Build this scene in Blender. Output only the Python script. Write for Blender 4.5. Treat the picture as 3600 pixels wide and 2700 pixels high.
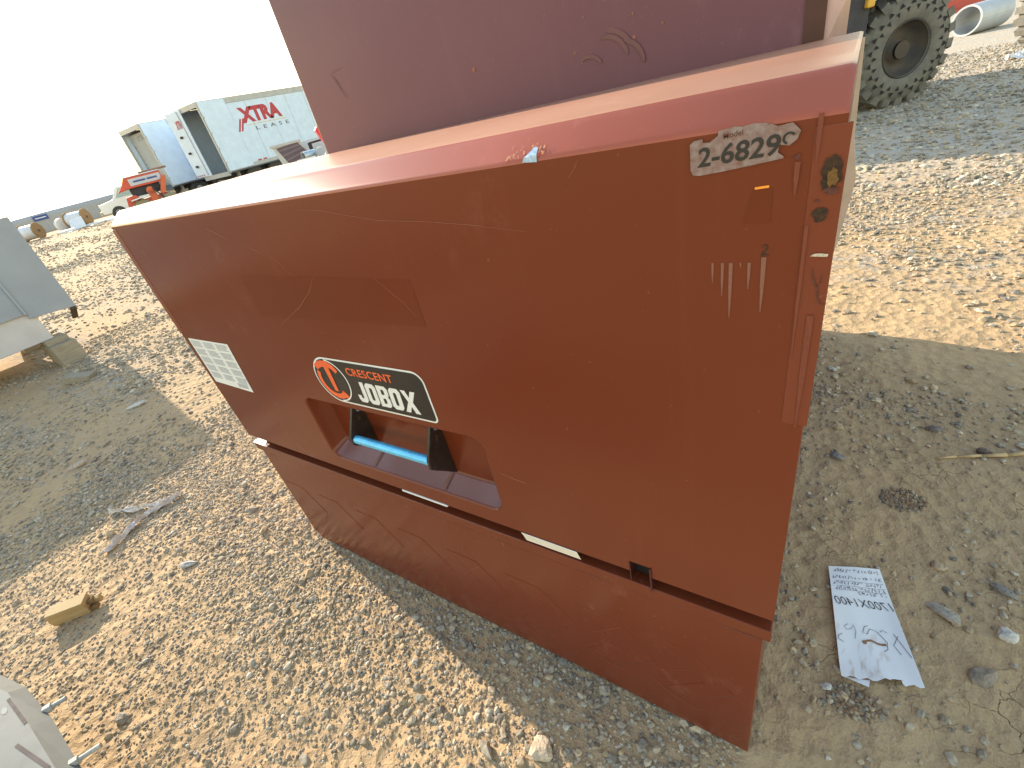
import bpy, bmesh, math, random
import numpy as np
from mathutils import Vector, Matrix

# ------------------------------------------------------------------ clear
for o in list(bpy.data.objects):
    bpy.data.objects.remove(o, do_unlink=True)
scene = bpy.context.scene
COL = scene.collection
rnd = random.Random(7)
rng = np.random.default_rng(11)
rad = math.radians

# ------------------------------------------------------------------ camera
CAM = Vector((1.52617, -0.46626, 1.26827))
yaw, pitch, roll = -0.68715, -0.5503, -0.25365
fw = Vector((math.sin(yaw)*math.cos(pitch), math.cos(yaw)*math.cos(pitch), math.sin(pitch)))
r0 = Vector((math.cos(yaw), -math.sin(yaw), 0)); u0 = r0.cross(fw)
r1 = math.cos(roll)*r0 + math.sin(roll)*u0
u1 = -math.sin(roll)*r0 + math.cos(roll)*u0
cd = bpy.data.cameras.new('camera'); cam = bpy.data.objects.new('camera', cd); COL.objects.link(cam)
m = Matrix((r1, u1, -fw)).transposed().to_4x4(); m.translation = CAM
cam.matrix_world = m
cd.sensor_fit = 'HORIZONTAL'; cd.sensor_width = 36.0; cd.lens = 36.0*1620.07/3600.0
cd.clip_start = 0.01; cd.clip_end = 3000
scene.camera = cam

# ------------------------------------------------------------------ light
SUN_EL = rad(21.0); SUN_AZ = rad(9.0)          # sun stands low on the left (-X), turned a little towards +Y
to_sun = Vector((-math.cos(SUN_AZ)*math.cos(SUN_EL), math.sin(SUN_AZ)*math.cos(SUN_EL), math.sin(SUN_EL)))
sl = bpy.data.lights.new('sun', 'SUN'); sl.energy = 3.7; sl.angle = rad(0.6); sl.color = (1.0, 0.91, 0.745)
so = bpy.data.objects.new('sun', sl); COL.objects.link(so)
so.rotation_euler = to_sun.to_track_quat('Z', 'Y').to_euler()
world = bpy.data.worlds.new('World'); scene.world = world; world.use_nodes = True
wn = world.node_tree.nodes; wl = world.node_tree.links; wn.clear()
sky = wn.new('ShaderNodeTexSky'); sky.sky_type = 'NISHITA'; sky.sun_disc = False
sky.sun_elevation = SUN_EL; sky.sun_rotation = math.atan2(to_sun.x, to_sun.y)
sky.air_density = 1.7; sky.dust_density = 0.35; sky.ozone_density = 0.4
bg = wn.new('ShaderNodeBackground'); bg.inputs[1].default_value = 0.15
wo = wn.new('ShaderNodeOutputWorld')
wl.new(sky.outputs[0], bg.inputs[0]); wl.new(bg.outputs[0], wo.inputs[0])
scene.view_settings.view_transform = 'Standard'; scene.view_settings.look = 'None'
scene.view_settings.gamma = 1.0; scene.view_settings.use_curve_mapping = False
scene.view_settings.exposure = 1.46
scene.view_settings.use_white_balance = True; scene.view_settings.white_balance_temperature = 6750; scene.view_settings.white_balance_tint = 12

# ------------------------------------------------------------------ materials
def mat(name, col, rough=0.6, metal=0.0, var=0.0, scale=6.0, col2=None, bump=0.0, bscale=60.0, stretch=None, spec=0.5, rvar=0.0, coat=0.0):
    M = bpy.data.materials.new(name); M.use_nodes = True
    nt = M.node_tree; N = nt.nodes; L = nt.links
    b = N['Principled BSDF']
    b.inputs['Roughness'].default_value = rough; b.inputs['Metallic'].default_value = metal
    b.inputs['Specular IOR Level'].default_value = spec
    if coat: b.inputs['Coat Weight'].default_value = coat; b.inputs['Coat Roughness'].default_value = 0.25
    b.inputs['Base Color'].default_value = (*col, 1)
    if var or col2 or bump or rvar:
        tc = N.new('ShaderNodeTexCoord'); mp = N.new('ShaderNodeMapping')
        L.new(tc.outputs['Object'], mp.inputs[0])
        if stretch: mp.inputs['Scale'].default_value = stretch
    if var or col2:
        nz = N.new('ShaderNodeTexNoise'); nz.inputs['Scale'].default_value = scale; nz.inputs['Detail'].default_value = 6; nz.inputs['Roughness'].default_value = 0.6
        L.new(mp.outputs[0], nz.inputs[0])
        rp = N.new('ShaderNodeValToRGB'); rp.color_ramp.elements[0].position = 0.32; rp.color_ramp.elements[1].position = 0.68
        c2 = col2 if col2 else tuple(min(1, c*(1+var)) for c in col)
        c1 = col if col2 else tuple(c*(1-var) for c in col)
        rp.color_ramp.elements[0].color = (*c1, 1); rp.color_ramp.elements[1].color = (*c2, 1)
        L.new(nz.outputs[0], rp.inputs[0]); L.new(rp.outputs[0], b.inputs['Base Color'])
    if rvar:
        n2 = N.new('ShaderNodeTexNoise'); n2.inputs['Scale'].default_value = scale*2.3; n2.inputs['Detail'].default_value = 5
        L.new(mp.outputs[0], n2.inputs[0])
        mr = N.new('ShaderNodeMapRange'); mr.inputs[1].default_value = 0.3; mr.inputs[2].default_value = 0.7
        mr.inputs[3].default_value = max(0.02, rough-rvar); mr.inputs[4].default_value = min(1, rough+rvar)
        L.new(n2.outputs[0], mr.inputs[0]); L.new(mr.outputs[0], b.inputs['Roughness'])
    if bump:
        n3 = N.new('ShaderNodeTexNoise'); n3.inputs['Scale'].default_value = bscale; n3.inputs['Detail'].default_value = 5
        L.new(mp.outputs[0], n3.inputs[0])
        bp = N.new('ShaderNodeBump'); bp.inputs['Strength'].default_value = 1.0; bp.inputs['Distance'].default_value = bump
        L.new(n3.outputs[0], bp.inputs['Height']); L.new(bp.outputs[0], b.inputs['Normal'])
    return M

def paint_mat(name, base, fade, rough=0.34):
    """weathered enamel: cloudy fading, faint run-down streaks, dust specks, orange peel"""
    M = bpy.data.materials.new(name); M.use_nodes = True
    nt = M.node_tree; N = nt.nodes; L = nt.links; b = N['Principled BSDF']
    tc = N.new('ShaderNodeTexCoord')
    def noise(scale, detail=5, sc=(1, 1, 1), rgh=0.55):
        mp = N.new('ShaderNodeMapping'); mp.inputs['Scale'].default_value = sc
        L.new(tc.outputs['Object'], mp.inputs[0])
        n = N.new('ShaderNodeTexNoise'); n.inputs['Scale'].default_value = scale; n.inputs['Detail'].default_value = detail
        n.inputs['Roughness'].default_value = rgh
        L.new(mp.outputs[0], n.inputs[0]); return n.outputs[0]
    def rng_(v, a, b_, c, d):
        r = N.new('ShaderNodeMapRange'); r.inputs[1].default_value = a; r.inputs[2].default_value = b_
        r.inputs[3].default_value = c; r.inputs[4].default_value = d; L.new(v, r.inputs[0]); return r.outputs[0]
    def mix(f, a, c):
        x = N.new('ShaderNodeMix'); x.data_type = 'RGBA'
        L.new(f, x.inputs[0])
        if isinstance(a, tuple): x.inputs[6].default_value = (*a, 1)
        else: L.new(a, x.inputs[6])
        x.inputs[7].default_value = (*c, 1); return x.outputs[2]
    b.inputs['Specular IOR Level'].default_value = 0.32
    cloud = noise(2.6, 7); streak = noise(9, 4, (3.2, 3.2, 0.16)); speck = noise(120, 1); wipe = noise(2.0, 2, (0.5, 1, 1.2))
    c = mix(rng_(cloud, 0.35, 0.7, 0, 0.6), base, fade)
    c = mix(rng_(streak, 0.58, 0.8, 0, 0.10), c, tuple(min(1, v*1.5+0.03) for v in fade))
    c = mix(rng_(speck, 0.74, 0.80, 0, 0.25), c, (0.36, 0.22, 0.16))
    scuff = noise(13, 6, (1, 1, 0.7), 0.75); where = noise(1.9, 2)
    mm_ = N.new('ShaderNodeMath'); mm_.operation = 'MULTIPLY'; L.new(rng_(scuff, 0.56, 0.70, 0, 0.30), mm_.inputs[0]); L.new(rng_(where, 0.52, 0.62, 0, 1), mm_.inputs[1])
    c = mix(mm_.outputs[0], c, tuple(min(1, v*1.35+0.055) for v in fade))
    L.new(c, b.inputs['Base Color'])
    L.new(rng_(wipe, 0.3, 0.7, rough-0.03, rough+0.05), b.inputs['Roughness'])
    dent = noise(1.7, 1)
    b2 = N.new('ShaderNodeBump'); b2.inputs['Strength'].default_value = 0.35; b2.inputs['Distance'].default_value = 0.006; L.new(dent, b2.inputs['Height'])
    L.new(b2.outputs[0], b.inputs['Normal'])
    return M

PAINT = paint_mat('brown_enamel', (0.148, 0.0295, 0.0115), (0.156, 0.033, 0.014), 0.23)
PAINTTOP = paint_mat('faded_sunlit_enamel', (0.50, 0.25, 0.165), (0.60, 0.35, 0.25), 0.36)  # faded lid paint, lightened further to stand for sun on the flat top
PAINTEDGE = paint_mat('faded_corner_enamel', (0.172, 0.038, 0.017), (0.205, 0.062, 0.040), 0.30)
PAINTSHEEN = paint_mat('sky_sheen_enamel', (0.215, 0.105, 0.10), (0.24, 0.125, 0.12), 0.3)  # chest enamel lightened: sky reflection painted into the pocket floor colour
PAINTCH = paint_mat('sunlit_chamfer_enamel', (0.32, 0.083, 0.052), (0.36, 0.105, 0.070), 0.30)  # slightly faded enamel with the sunlight on the chamfer painted in
PAINT2 = paint_mat('maroon_enamel', (0.142, 0.056, 0.074), (0.168, 0.070, 0.092), 0.42)
DARKM = mat('dark_maroon', (0.055, 0.012, 0.012), 0.35, var=0.2, scale=20)
PLUM = mat('old_sticker_shadow', (0.138, 0.026, 0.0085), 0.25, var=0.05, scale=8, spec=0.3)
BLACK = mat('black_iron', (0.022, 0.015, 0.013), 0.45, var=0.4, scale=60, bump=0.0005, bscale=200)
VOID = mat('black_gap', (0.006, 0.005, 0.005), 0.8, var=0.2, scale=30)
BLUE = mat('blue_plating', (0.12, 0.52, 0.82), 0.30, metal=0.25, var=0.15, scale=40, rvar=0.08)
RUST = mat('rust', (0.020, 0.013, 0.009), 0.9, col2=(0.075, 0.036, 0.015), scale=260, bump=0.002, bscale=400)
RUSTB = mat('rust_flake', (0.075, 0.025, 0.018), 0.85, col2=(0.12, 0.042, 0.03), scale=200, bump=0.001, bscale=300)
SCR_L = mat('scratch_pale', (0.245, 0.090, 0.058), 0.6, var=0.25, scale=150)
SCR_D = mat('scratch_dark', (0.10, 0.028, 0.018), 0.5, var=0.2, scale=150)
SCR_O = mat('scratch_primer', (0.42, 0.15, 0.07), 0.6, var=0.3, scale=150)
DRIP = mat('pale_drip', (0.215, 0.090, 0.062), 0.55, var=0.2, scale=300, stretch=(6, 6, 1))
RUNF = mat('faint_run', (0.182, 0.050, 0.030), 0.4, var=0.15, scale=200, stretch=(6, 6, 1), spec=0.3)
CHALK = mat('chalk_mark', (0.52, 0.47, 0.38), 0.9, var=0.3, scale=500)
STEEL = mat('bare_steel', (0.34, 0.47, 0.62), 0.45, metal=0.35, var=0.3, scale=220)
CREAM = mat('cream_tape', (0.70, 0.66, 0.58), 0.55, var=0.06, scale=40)
LABELW = mat('label_paper', (0.72, 0.73, 0.72), 0.5, var=0.04, scale=30)
LABELG = mat('label_print', (0.40, 0.42, 0.43), 0.6, var=0.25, scale=240, stretch=(1, 1, 4))
STK = mat('worn_sticker', (0.27, 0.215, 0.205), 0.55, col2=(0.175, 0.085, 0.07), scale=150)
STK2 = mat('worn_sticker_clean', (0.50, 0.47, 0.46), 0.5, var=0.1, scale=120)
INK = mat('black_ink', (0.018, 0.016, 0.016), 0.5, var=0.3, scale=200)
INKB = mat('blue_pen', (0.03, 0.035, 0.07), 0.6, var=0.3, scale=300)
LOGOB = mat('decal_black', (0.016, 0.015, 0.015), 0.32, var=0.2, scale=60)
LOGOW = mat('decal_white', (0.70, 0.71, 0.70), 0.35, var=0.05, scale=80)
LOGOO = mat('decal_orange', (0.78, 0.125, 0.035), 0.35, var=0.06, scale=80)
ORANGE = mat('orange_tag', (0.85, 0.30, 0.03), 0.4, var=0.1, scale=100)
PINK = mat('sunlit_edge', (0.52, 0.34, 0.30), 0.45, var=0.15, scale=18)  # pale pink has the sunlight on the cabinet's edge strip painted in
CREAMP = mat('cream_plate', (0.62, 0.52, 0.42), 0.6, var=0.08, scale=25)

# ------------------------------------------------------------------ mesh helpers
ORG = {}
class MB:
    def __init__(s): s.v = []; s.f = []
    def add(s, V, F):
        n = len(s.v); s.v += [tuple(p) for p in V]; s.f += [tuple(i+n for i in f) for f in F]; return s
    def box(s, a, b):
        x0, y0, z0 = a; x1, y1, z1 = b
        return s.add([(x0,y0,z0),(x1,y0,z0),(x1,y1,z0),(x0,y1,z0),(x0,y0,z1),(x1,y0,z1),(x1,y1,z1),(x0,y1,z1)],
                     [(0,3,2,1),(4,5,6,7),(0,1,5,4),(1,2,6,5),(2,3,7,6),(3,0,4,7)])
    def prism(s, poly, d):
        """extrude a closed 3D polygon along vector d"""
        n = len(poly); P = [Vector(p) for p in poly]; D = Vector(d)
        return s.add(P+[p+D for p in P], [tuple(range(n-1, -1, -1)), tuple(range(n, 2*n))]+[(i, (i+1) % n, n+(i+1) % n, n+i) for i in range(n)])
    def cyl(s, a, b, r, n=16, r2=None, caps=True):
        a = Vector(a); b = Vector(b); d = (b-a).normalized(); r2 = r if r2 is None else r2
        t = Vector((0, 0, 1)) if abs(d.z) < 0.9 else Vector((1, 0, 0))
        u = d.cross(t).normalized(); w = d.cross(u)
        V = [a+r*(math.cos(2*math.pi*i/n)*u+math.sin(2*math.pi*i/n)*w) for i in range(n)]
        V += [b+r2*(math.cos(2*math.pi*i/n)*u+math.sin(2*math.pi*i/n)*w) for i in range(n)]
        F = [(i, (i+1) % n, n+(i+1) % n, n+i) for i in range(n)]
        if caps: F += [tuple(range(n-1, -1, -1)), tuple(range(n, 2*n))]
        return s.add(V, F)
    def tube(s, a, b, r, t=0.01, n=20):
        """open pipe with wall thickness"""
        a = Vector(a); b = Vector(b); d = (b-a).normalized()
        q = Vector((0, 0, 1)) if abs(d.z) < 0.9 else Vector((1, 0, 0)); u = d.cross(q).normalized(); w = d.cross(u)
        R = []
        for c, rr in ((a, r), (b, r), (b, r-t), (a, r-t)):
            R += [c+rr*(math.cos(2*math.pi*i/n)*u+math.sin(2*math.pi*i/n)*w) for i in range(n)]
        F = []
        for k in range(4):
            k2 = (k+1) % 4
            F += [(k*n+i, k*n+(i+1) % n, k2*n+(i+1) % n, k2*n+i) for i in range(n)]
        return s.add(R, F)
    def lathe(s, c, axis, prof, n=32):
        """revolve (radius, along) pairs about axis through c"""
        c = Vector(c); d = Vector(axis).normalized()
        t = Vector((0, 0, 1)) if abs(d.z) < 0.9 else Vector((1, 0, 0)); u = d.cross(t).normalized(); w = d.cross(u)
        V = []; k = len(prof)
        for i in range(n):
            a = 2*math.pi*i/n; e = math.cos(a)*u+math.sin(a)*w
            V += [c+e*r+d*h for r, h in prof]
        F = [(i*k+j, i*k+j+1, ((i+1) % n)*k+j+1, ((i+1) % n)*k+j) for i in range(n) for j in range(k-1)]
        return s.add(V, F)
    def ribbon(s, pts, w, nrm, taper=True):
        """flat strip of width w along pts, lying in the plane with normal nrm"""
        P = [Vector(p) for p in pts]; nrm = Vector(nrm); V = []; n = len(P)
        for i, p in enumerate(P):
            d = (P[min(i+1, n-1)]-P[max(i-1, 0)]).normalized(); q = d.cross(nrm).normalized()
            k = w/2*(0.35 if taper and i in (0, n-1) else 1)
            V += [p-q*k, p+q*k]
        return s.add(V, [(2*i, 2*i+1, 2*i+3, 2*i+2) for i in range(n-1)])

def mesh_obj(name, mb, material, parent=None, origin=None, smooth=False, bevel=0.0, local=False, seg=2):
    V = mb.v; F = mb.f
    org = Vector((0, 0, 0))
    if not local:
        if parent is not None: org = ORG.get(parent.name, org)
        elif origin is not None: org = Vector(origin)
    me = bpy.data.meshes.new(name)
    me.from_pydata([tuple(Vector(v)-org) for v in V], [], F); me.update()
    bm = bmesh.new(); bm.from_mesh(me)
    if len(bm.faces) < 60000: bmesh.ops.recalc_face_normals(bm, faces=bm.faces)
    bm.to_mesh(me); bm.free()
    if smooth:
        for p in me.polygons: p.use_smooth = True
    me.materials.append(material)
    o = bpy.data.objects.new(name, me); COL.objects.link(o)
    if parent is not None: o.parent = parent
    elif not local: o.location = org
    ORG[o.name] = org
    if bevel:
        b = o.modifiers.new('bevel', 'BEVEL'); b.width = bevel; b.segments = seg; b.limit_method = 'ANGLE'; b.angle_limit = rad(30)
        for p in me.polygons: p.use_smooth = True
        b.harden_normals = True
    return o

def tag(o, label=None, cat=None, group=None, kind=None):
    if label: o['label'] = label
    if cat: o['category'] = cat
    if group: o['group'] = group
    if kind: o['kind'] = kind
    return o

def thing(name, label, cat, loc=(0, 0, 0), rz=0.0, group=None):
    o = bpy.data.objects.new(name, None); COL.objects.link(o); o.empty_display_size = 0.1
    o.location = loc; o.rotation_euler = (0, 0, rz); ORG[o.name] = Vector(loc)
    return tag(o, label, cat, group)

def copy_tree(o, parent=None):
    c = o.copy(); COL.objects.link(c)
    c.parent = parent; ORG[c.name] = ORG.get(o.name, Vector())
    for ch in list(o.children): copy_tree(ch, c)
    return c

def text_geo(body, offset=0.0, shear=0.0, space=1.0):
    c = bpy.data.curves.new('t', 'FONT'); c.body = body; c.offset = offset; c.shear = shear; c.space_character = space
    c.resolution_u = 3
    o = bpy.data.objects.new('t', c); COL.objects.link(o)
    bpy.context.view_layer.update()
    me = bpy.data.meshes.new_from_object(o.evaluated_get(bpy.context.evaluated_depsgraph_get()))
    V = [(v.co.x, v.co.y) for v in me.vertices]; F = [tuple(p.vertices) for p in me.polygons]
    bpy.data.objects.remove(o); bpy.data.curves.remove(c); bpy.data.meshes.remove(me)
    xs = [v[0] for v in V]; ys = [v[1] for v in V]
    x0, x1, y0, y1 = min(xs), max(xs), min(ys), max(ys)
    return [((x-x0)/(x1-x0), (y-y0)/(y1-y0)) for x, y in V], F

def text_on(mb, body, o, ex, ey, **k):
    """lay text into the parallelogram o, o+ex, o+ey"""
    V, F = text_geo(body, **k); o = Vector(o); ex = Vector(ex); ey = Vector(ey)
    return mb.add([o+ex*a+ey*b for a, b in V], F)

# value noise for relief
_P = rng.random((512, 512))
def vnoise(x, y):
    xi = np.floor(x).astype(int); yi = np.floor(y).astype(int); fx = x-xi; fy = y-yi
    fx = fx*fx*(3-2*fx); fy = fy*fy*(3-2*fy); g = lambda a, b: _P[a % 512, b % 512]
    return (g(xi, yi)*(1-fx)+g(xi+1, yi)*fx)*(1-fy)+(g(xi, yi+1)*(1-fx)+g(xi+1, yi+1)*fx)*fy
def relief(x, y):
    x = np.asarray(x, float); y = np.asarray(y, float)
    near = np.exp(-((np.hypot(x-0.9, y-0.2)/7.0)**2))
    flat = np.clip((x-1.35)/0.3, 0, 1)*np.clip((1.5-y)/0.4, 0, 1)           # packed mud to the right of the chest
    a = 1-0.55*flat
    h = 0.020*(vnoise(x*1.1+40, y*1.1+9)-0.5) + a*(0.010*(vnoise(x*4.3, y*4.3)-0.5)+0.0055*(vnoise(x*13+5, y*13+3)-0.5)+0.0036*(vnoise(x*37+1, y*37+8)-0.5))
    foot = np.clip(1-np.maximum(np.maximum(-x, x-1.52), np.maximum(-y, y-1.9))/0.12, 0, 1)
    h = np.where(foot > 0, h*(1-0.75*foot)-0.004*foot, h)
    return h*near

# ------------------------------------------------------------------ ground sheet
def ground_material():
    M = bpy.data.materials.new('dirt'); M.use_nodes = True
    nt = M.node_tree; N = nt.nodes; L = nt.links; b = N['Principled BSDF']
    b.inputs['Roughness'].default_value = 0.95; b.inputs['Specular IOR Level'].default_value = 0.12
    tc = N.new('ShaderNodeTexCoord')
    def mapped(sc, rot=0):
        mp = N.new('ShaderNodeMapping'); mp.inputs['Scale'].default_value = sc; mp.inputs['Rotation'].default_value = (0, 0, rot)
        L.new(tc.outputs['Object'], mp.inputs[0]); return mp.outputs[0]
    def noise(scale, det=6, sc=(1, 1, 1), rot=0, rgh=0.6):
        n = N.new('ShaderNodeTexNoise'); n.inputs['Scale'].default_value = scale; n.inputs['Detail'].default_value = det; n.inputs['Roughness'].default_value = rgh
        L.new(mapped(sc, rot), n.inputs[0]); return n.outputs[0]
    def mr(v, a, c, d=0.0, e=1.0):
        r = N.new('ShaderNodeMapRange'); r.inputs[1].default_value = a; r.inputs[2].default_value = c; r.inputs[3].default_value = d; r.inputs[4].default_value = e
        L.new(v, r.inputs[0]); return r.outputs[0]
    def mth(op, a, c):
        x = N.new('ShaderNodeMath'); x.operation = op
        for i, v in enumerate((a, c)):
            if isinstance(v, (int, float)): x.inputs[i].default_value = v
            else: L.new(v, x.inputs[i])
        return x.outputs[0]
    def mix(f, a, c):
        x = N.new('ShaderNodeMix'); x.data_type = 'RGBA'; L.new(f, x.inputs[0])
        for i, v in ((6, a), (7, c)):
            if isinstance(v, tuple): x.inputs[i].default_value = (*v, 1)
            else: L.new(v, x.inputs[i])
        return x.outputs[2]
    big = noise(0.55, 5); mid = noise(3.0, 6); fine = noise(28, 5); grit = noise(140, 3)
    tracks = noise(0.9, 4, (0.16, 1.6, 1), rad(12))
    c = mix(mr(big, 0.35, 0.65), (0.48, 0.325, 0.180), (0.42, 0.285, 0.163))
    c = mix(mr(mid, 0.4, 0.7, 0, 0.6), c, (0.50, 0.345, 0.198))
    c = mix(mr(fine, 0.5, 0.72, 0, 0.45), c, (0.29, 0.185, 0.105))
    c = mix(mr(grit, 0.58, 0.75, 0, 0.55), c, (0.50, 0.41, 0.31))
    # grey crushed stone pressed into the wheel tracks farther out
    sep = N.new('ShaderNodeSeparateXYZ'); L.new(tc.outputs['Object'], sep.inputs[0])
    gs = N.new('ShaderNodeTexVoronoi'); gs.inputs['Scale'].default_value = 26; L.new(mapped((1, 1, 1)), gs.inputs[0])
    gcol = mix(mr(gs.outputs['Color'], 0.1, 0.9), (0.155, 0.135, 0.12), (0.42, 0.38, 0.33))
    pick = mth('MULTIPLY', mr(tracks, 0.44, 0.60), mr(noise(9, 4), 0.42, 0.58))
    away = mth('MAXIMUM', mr(sep.outputs['X'], -1.6, -3.2), mr(sep.outputs['Y'], 1.6, 2.8))
    c = mix(mth('MULTIPLY', mth('MULTIPLY', pick, away), 0.75), c, gcol)
    stonefield = mth('MULTIPLY', mr(sep.outputs['Y'], 3.9, 5.4), mr(sep.outputs['X'], -1.0, 1.0))
    c = mix(mth('MULTIPLY', stonefield, mr(noise(7.0, 6), 0.35, 0.65, 0.35, 0.8)), c, (0.47, 0.435, 0.385))
    # fine drying cracks in the packed mud to the right
    wob = N.new('ShaderNodeTexNoise'); wob.inputs['Scale'].default_value = 14; wob.inputs['Detail'].default_value = 3; L.new(tc.outputs['Object'], wob.inputs[0])
    vm = N.new('ShaderNodeMix'); vm.data_type = 'VECTOR'; vm.inputs[0].default_value = 0.07
    L.new(tc.outputs['Object'], vm.inputs[4]); L.new(wob.outputs['Color'], vm.inputs[5])
    vo = N.new('ShaderNodeTexVoronoi'); vo.feature = 'DISTANCE_TO_EDGE'; vo.inputs['Scale'].default_value = 17; L.new(vm.outputs[1], vo.inputs[0])
    crack = mr(vo.outputs['Distance'], 0.0, 0.012, 1, 0)
    region = mth('MULTIPLY', mth('MULTIPLY', mr(sep.outputs['X'], 1.5, 1.65), mr(sep.outputs['Y'], 1.35, 0.95)), mr(noise(2.6, 3), 0.52, 0.62))
    crack = mth('MULTIPLY', crack, region)
    c = mix(mth('MULTIPLY', crack, 0.45), c, (0.15, 0.10, 0.065))
    L.new(c, b.inputs['Base Color'])
    h = mth('ADD', mth('MULTIPLY', fine, 0.9), mth('MULTIPLY', grit, 0.35))
    h = mth('SUBTRACT', h, mth('MULTIPLY', crack, 0.5))
    bm_ = N.new('ShaderNodeBump'); bm_.inputs['Strength'].default_value = 1.0; bm_.inputs['Distance'].default_value = 0.009
    L.new(h, bm_.inputs['Height'])
    far = N.new('ShaderNodeBump'); far.inputs['Strength'].default_value = 0.9; far.inputs['Distance'].default_value = 0.018
    L.new(mth('ADD', mid, mth('MULTIPLY', gs.outputs['Distance'], 0.5)), far.inputs['Height'])
    L.new(bm_.outputs[0], far.inputs['Normal']); L.new(far.outputs[0], b.inputs['Normal'])
    return M
DIRT = ground_material()

def axis(a, b, step, lo, hi, k=1.16):
    mid = list(np.arange(a, b+1e-6, step)); out = []; x = a; s = step
    while x > lo: s *= k; x -= s; out.append(x)
    up = []; x = b; s = step
    while x < hi: s *= k; x += s; up.append(x)
    return np.array(out[::-1]+mid+up)
gx = axis(-2.6, 2.9, 0.014, -900, 900); gy = axis(-1.0, 2.6, 0.014, -900, 900)
GX, GY = np.meshgrid(gx, gy); GZ = relief(GX, GY)
nx, ny = len(gx), len(gy)
co = np.stack([GX, GY, GZ], -1).reshape(-1, 3)
ii = (np.arange(ny-1)[:, None]*nx+np.arange(nx-1)[None, :]).reshape(-1)
quads = np.stack([ii, ii+1, ii+nx+1, ii+nx], -1)
def np_mesh(name, co, faces, k, material, smooth=False):
    me = bpy.data.meshes.new(name); nf = len(faces)
    me.vertices.add(len(co)); me.vertices.foreach_set('co', np.ascontiguousarray(co, dtype=np.float32).ravel())
    me.loops.add(nf*k); me.loops.foreach_set('vertex_index', np.ascontiguousarray(faces, dtype=np.int32).ravel())
    me.polygons.add(nf); me.polygons.foreach_set('loop_start', np.arange(nf, dtype=np.int32)*k)
    me.polygons.foreach_set('loop_total', np.full(nf, k, dtype=np.int32))
    me.polygons.foreach_set('use_smooth', np.full(nf, smooth, dtype=bool))
    me.update(calc_edges=True); me.materials.append(material)
    return me
ground = bpy.data.objects.new('ground', np_mesh('ground', co, quads, 4, DIRT, True)); COL.objects.link(ground)
tag(ground, 'tan packed dirt and gravel yard reaching to the horizon', 'ground', kind='structure')
gz = lambda x, y: float(relief(np.array([x]), np.array([y]))[0])

# ------------------------------------------------------------------ gravel (stuff)
def stone_material(name):
    M = bpy.data.materials.new(name); M.use_nodes = True; N = M.node_tree.nodes; L = M.node_tree.links; b = N['Principled BSDF']
    b.inputs['Roughness'].default_value = 0.88; b.inputs['Specular IOR Level'].default_value = 0.2
    at = N.new('ShaderNodeAttribute'); at.attribute_name = 'tint'
    tc = N.new('ShaderNodeTexCoord'); nz = N.new('ShaderNodeTexNoise'); nz.inputs['Scale'].default_value = 90; nz.inputs['Detail'].default_value = 4
    L.new(tc.outputs['Object'], nz.inputs[0])
    mr = N.new('ShaderNodeMapRange'); mr.inputs[1].default_value = 0.3; mr.inputs[2].default_value = 0.7; mr.inputs[3].default_value = 0.7; mr.inputs[4].default_value = 1.25
    L.new(nz.outputs[0], mr.inputs[0])
    mx = N.new('ShaderNodeMix'); mx.data_type = 'RGBA'; mx.blend_type = 'MULTIPLY'; mx.inputs[0].default_value = 1
    L.new(at.outputs['Color'], mx.inputs[6]); L.new(mr.outputs[0], mx.inputs[7]); L.new(mx.outputs[2], b.inputs['Base Color'])
    bp = N.new('ShaderNodeBump'); bp.inputs['Strength'].default_value = 0.7; bp.inputs['Distance'].default_value = 0.003
    L.new(nz.outputs[0], bp.inputs['Height']); L.new(bp.outputs[0], b.inputs['Normal'])
    return M
STONE = stone_material('stone')
t = (1+5**.5)/2
ICO = np.array([(-1,t,0),(1,t,0),(-1,-t,0),(1,-t,0),(0,-1,t),(0,1,t),(0,-1,-t),(0,1,-t),(t,0,-1),(t,0,1),(-t,0,-1),(-t,0,1)], float)/math.hypot(1, t)
ICF = np.array([(0,11,5),(0,5,1),(0,1,7),(0,7,10),(0,10,11),(1,5,9),(5,11,4),(11,10,2),(10,7,6),(7,1,8),(3,9,4),(3,4,2),(3,2,6),(3,6,8),(3,8,9),(4,9,5),(2,4,11),(6,2,10),(8,6,7),(9,8,1)])
PAL = np.array([(0.37,0.31,0.235),(0.42,0.345,0.25),(0.29,0.245,0.19),(0.43,0.33,0.215),(0.40,0.30,0.185),(0.34,0.27,0.19),(0.46,0.405,0.32),(0.21,0.18,0.145),(0.41,0.32,0.21),(0.26,0.165,0.095)])
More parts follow.
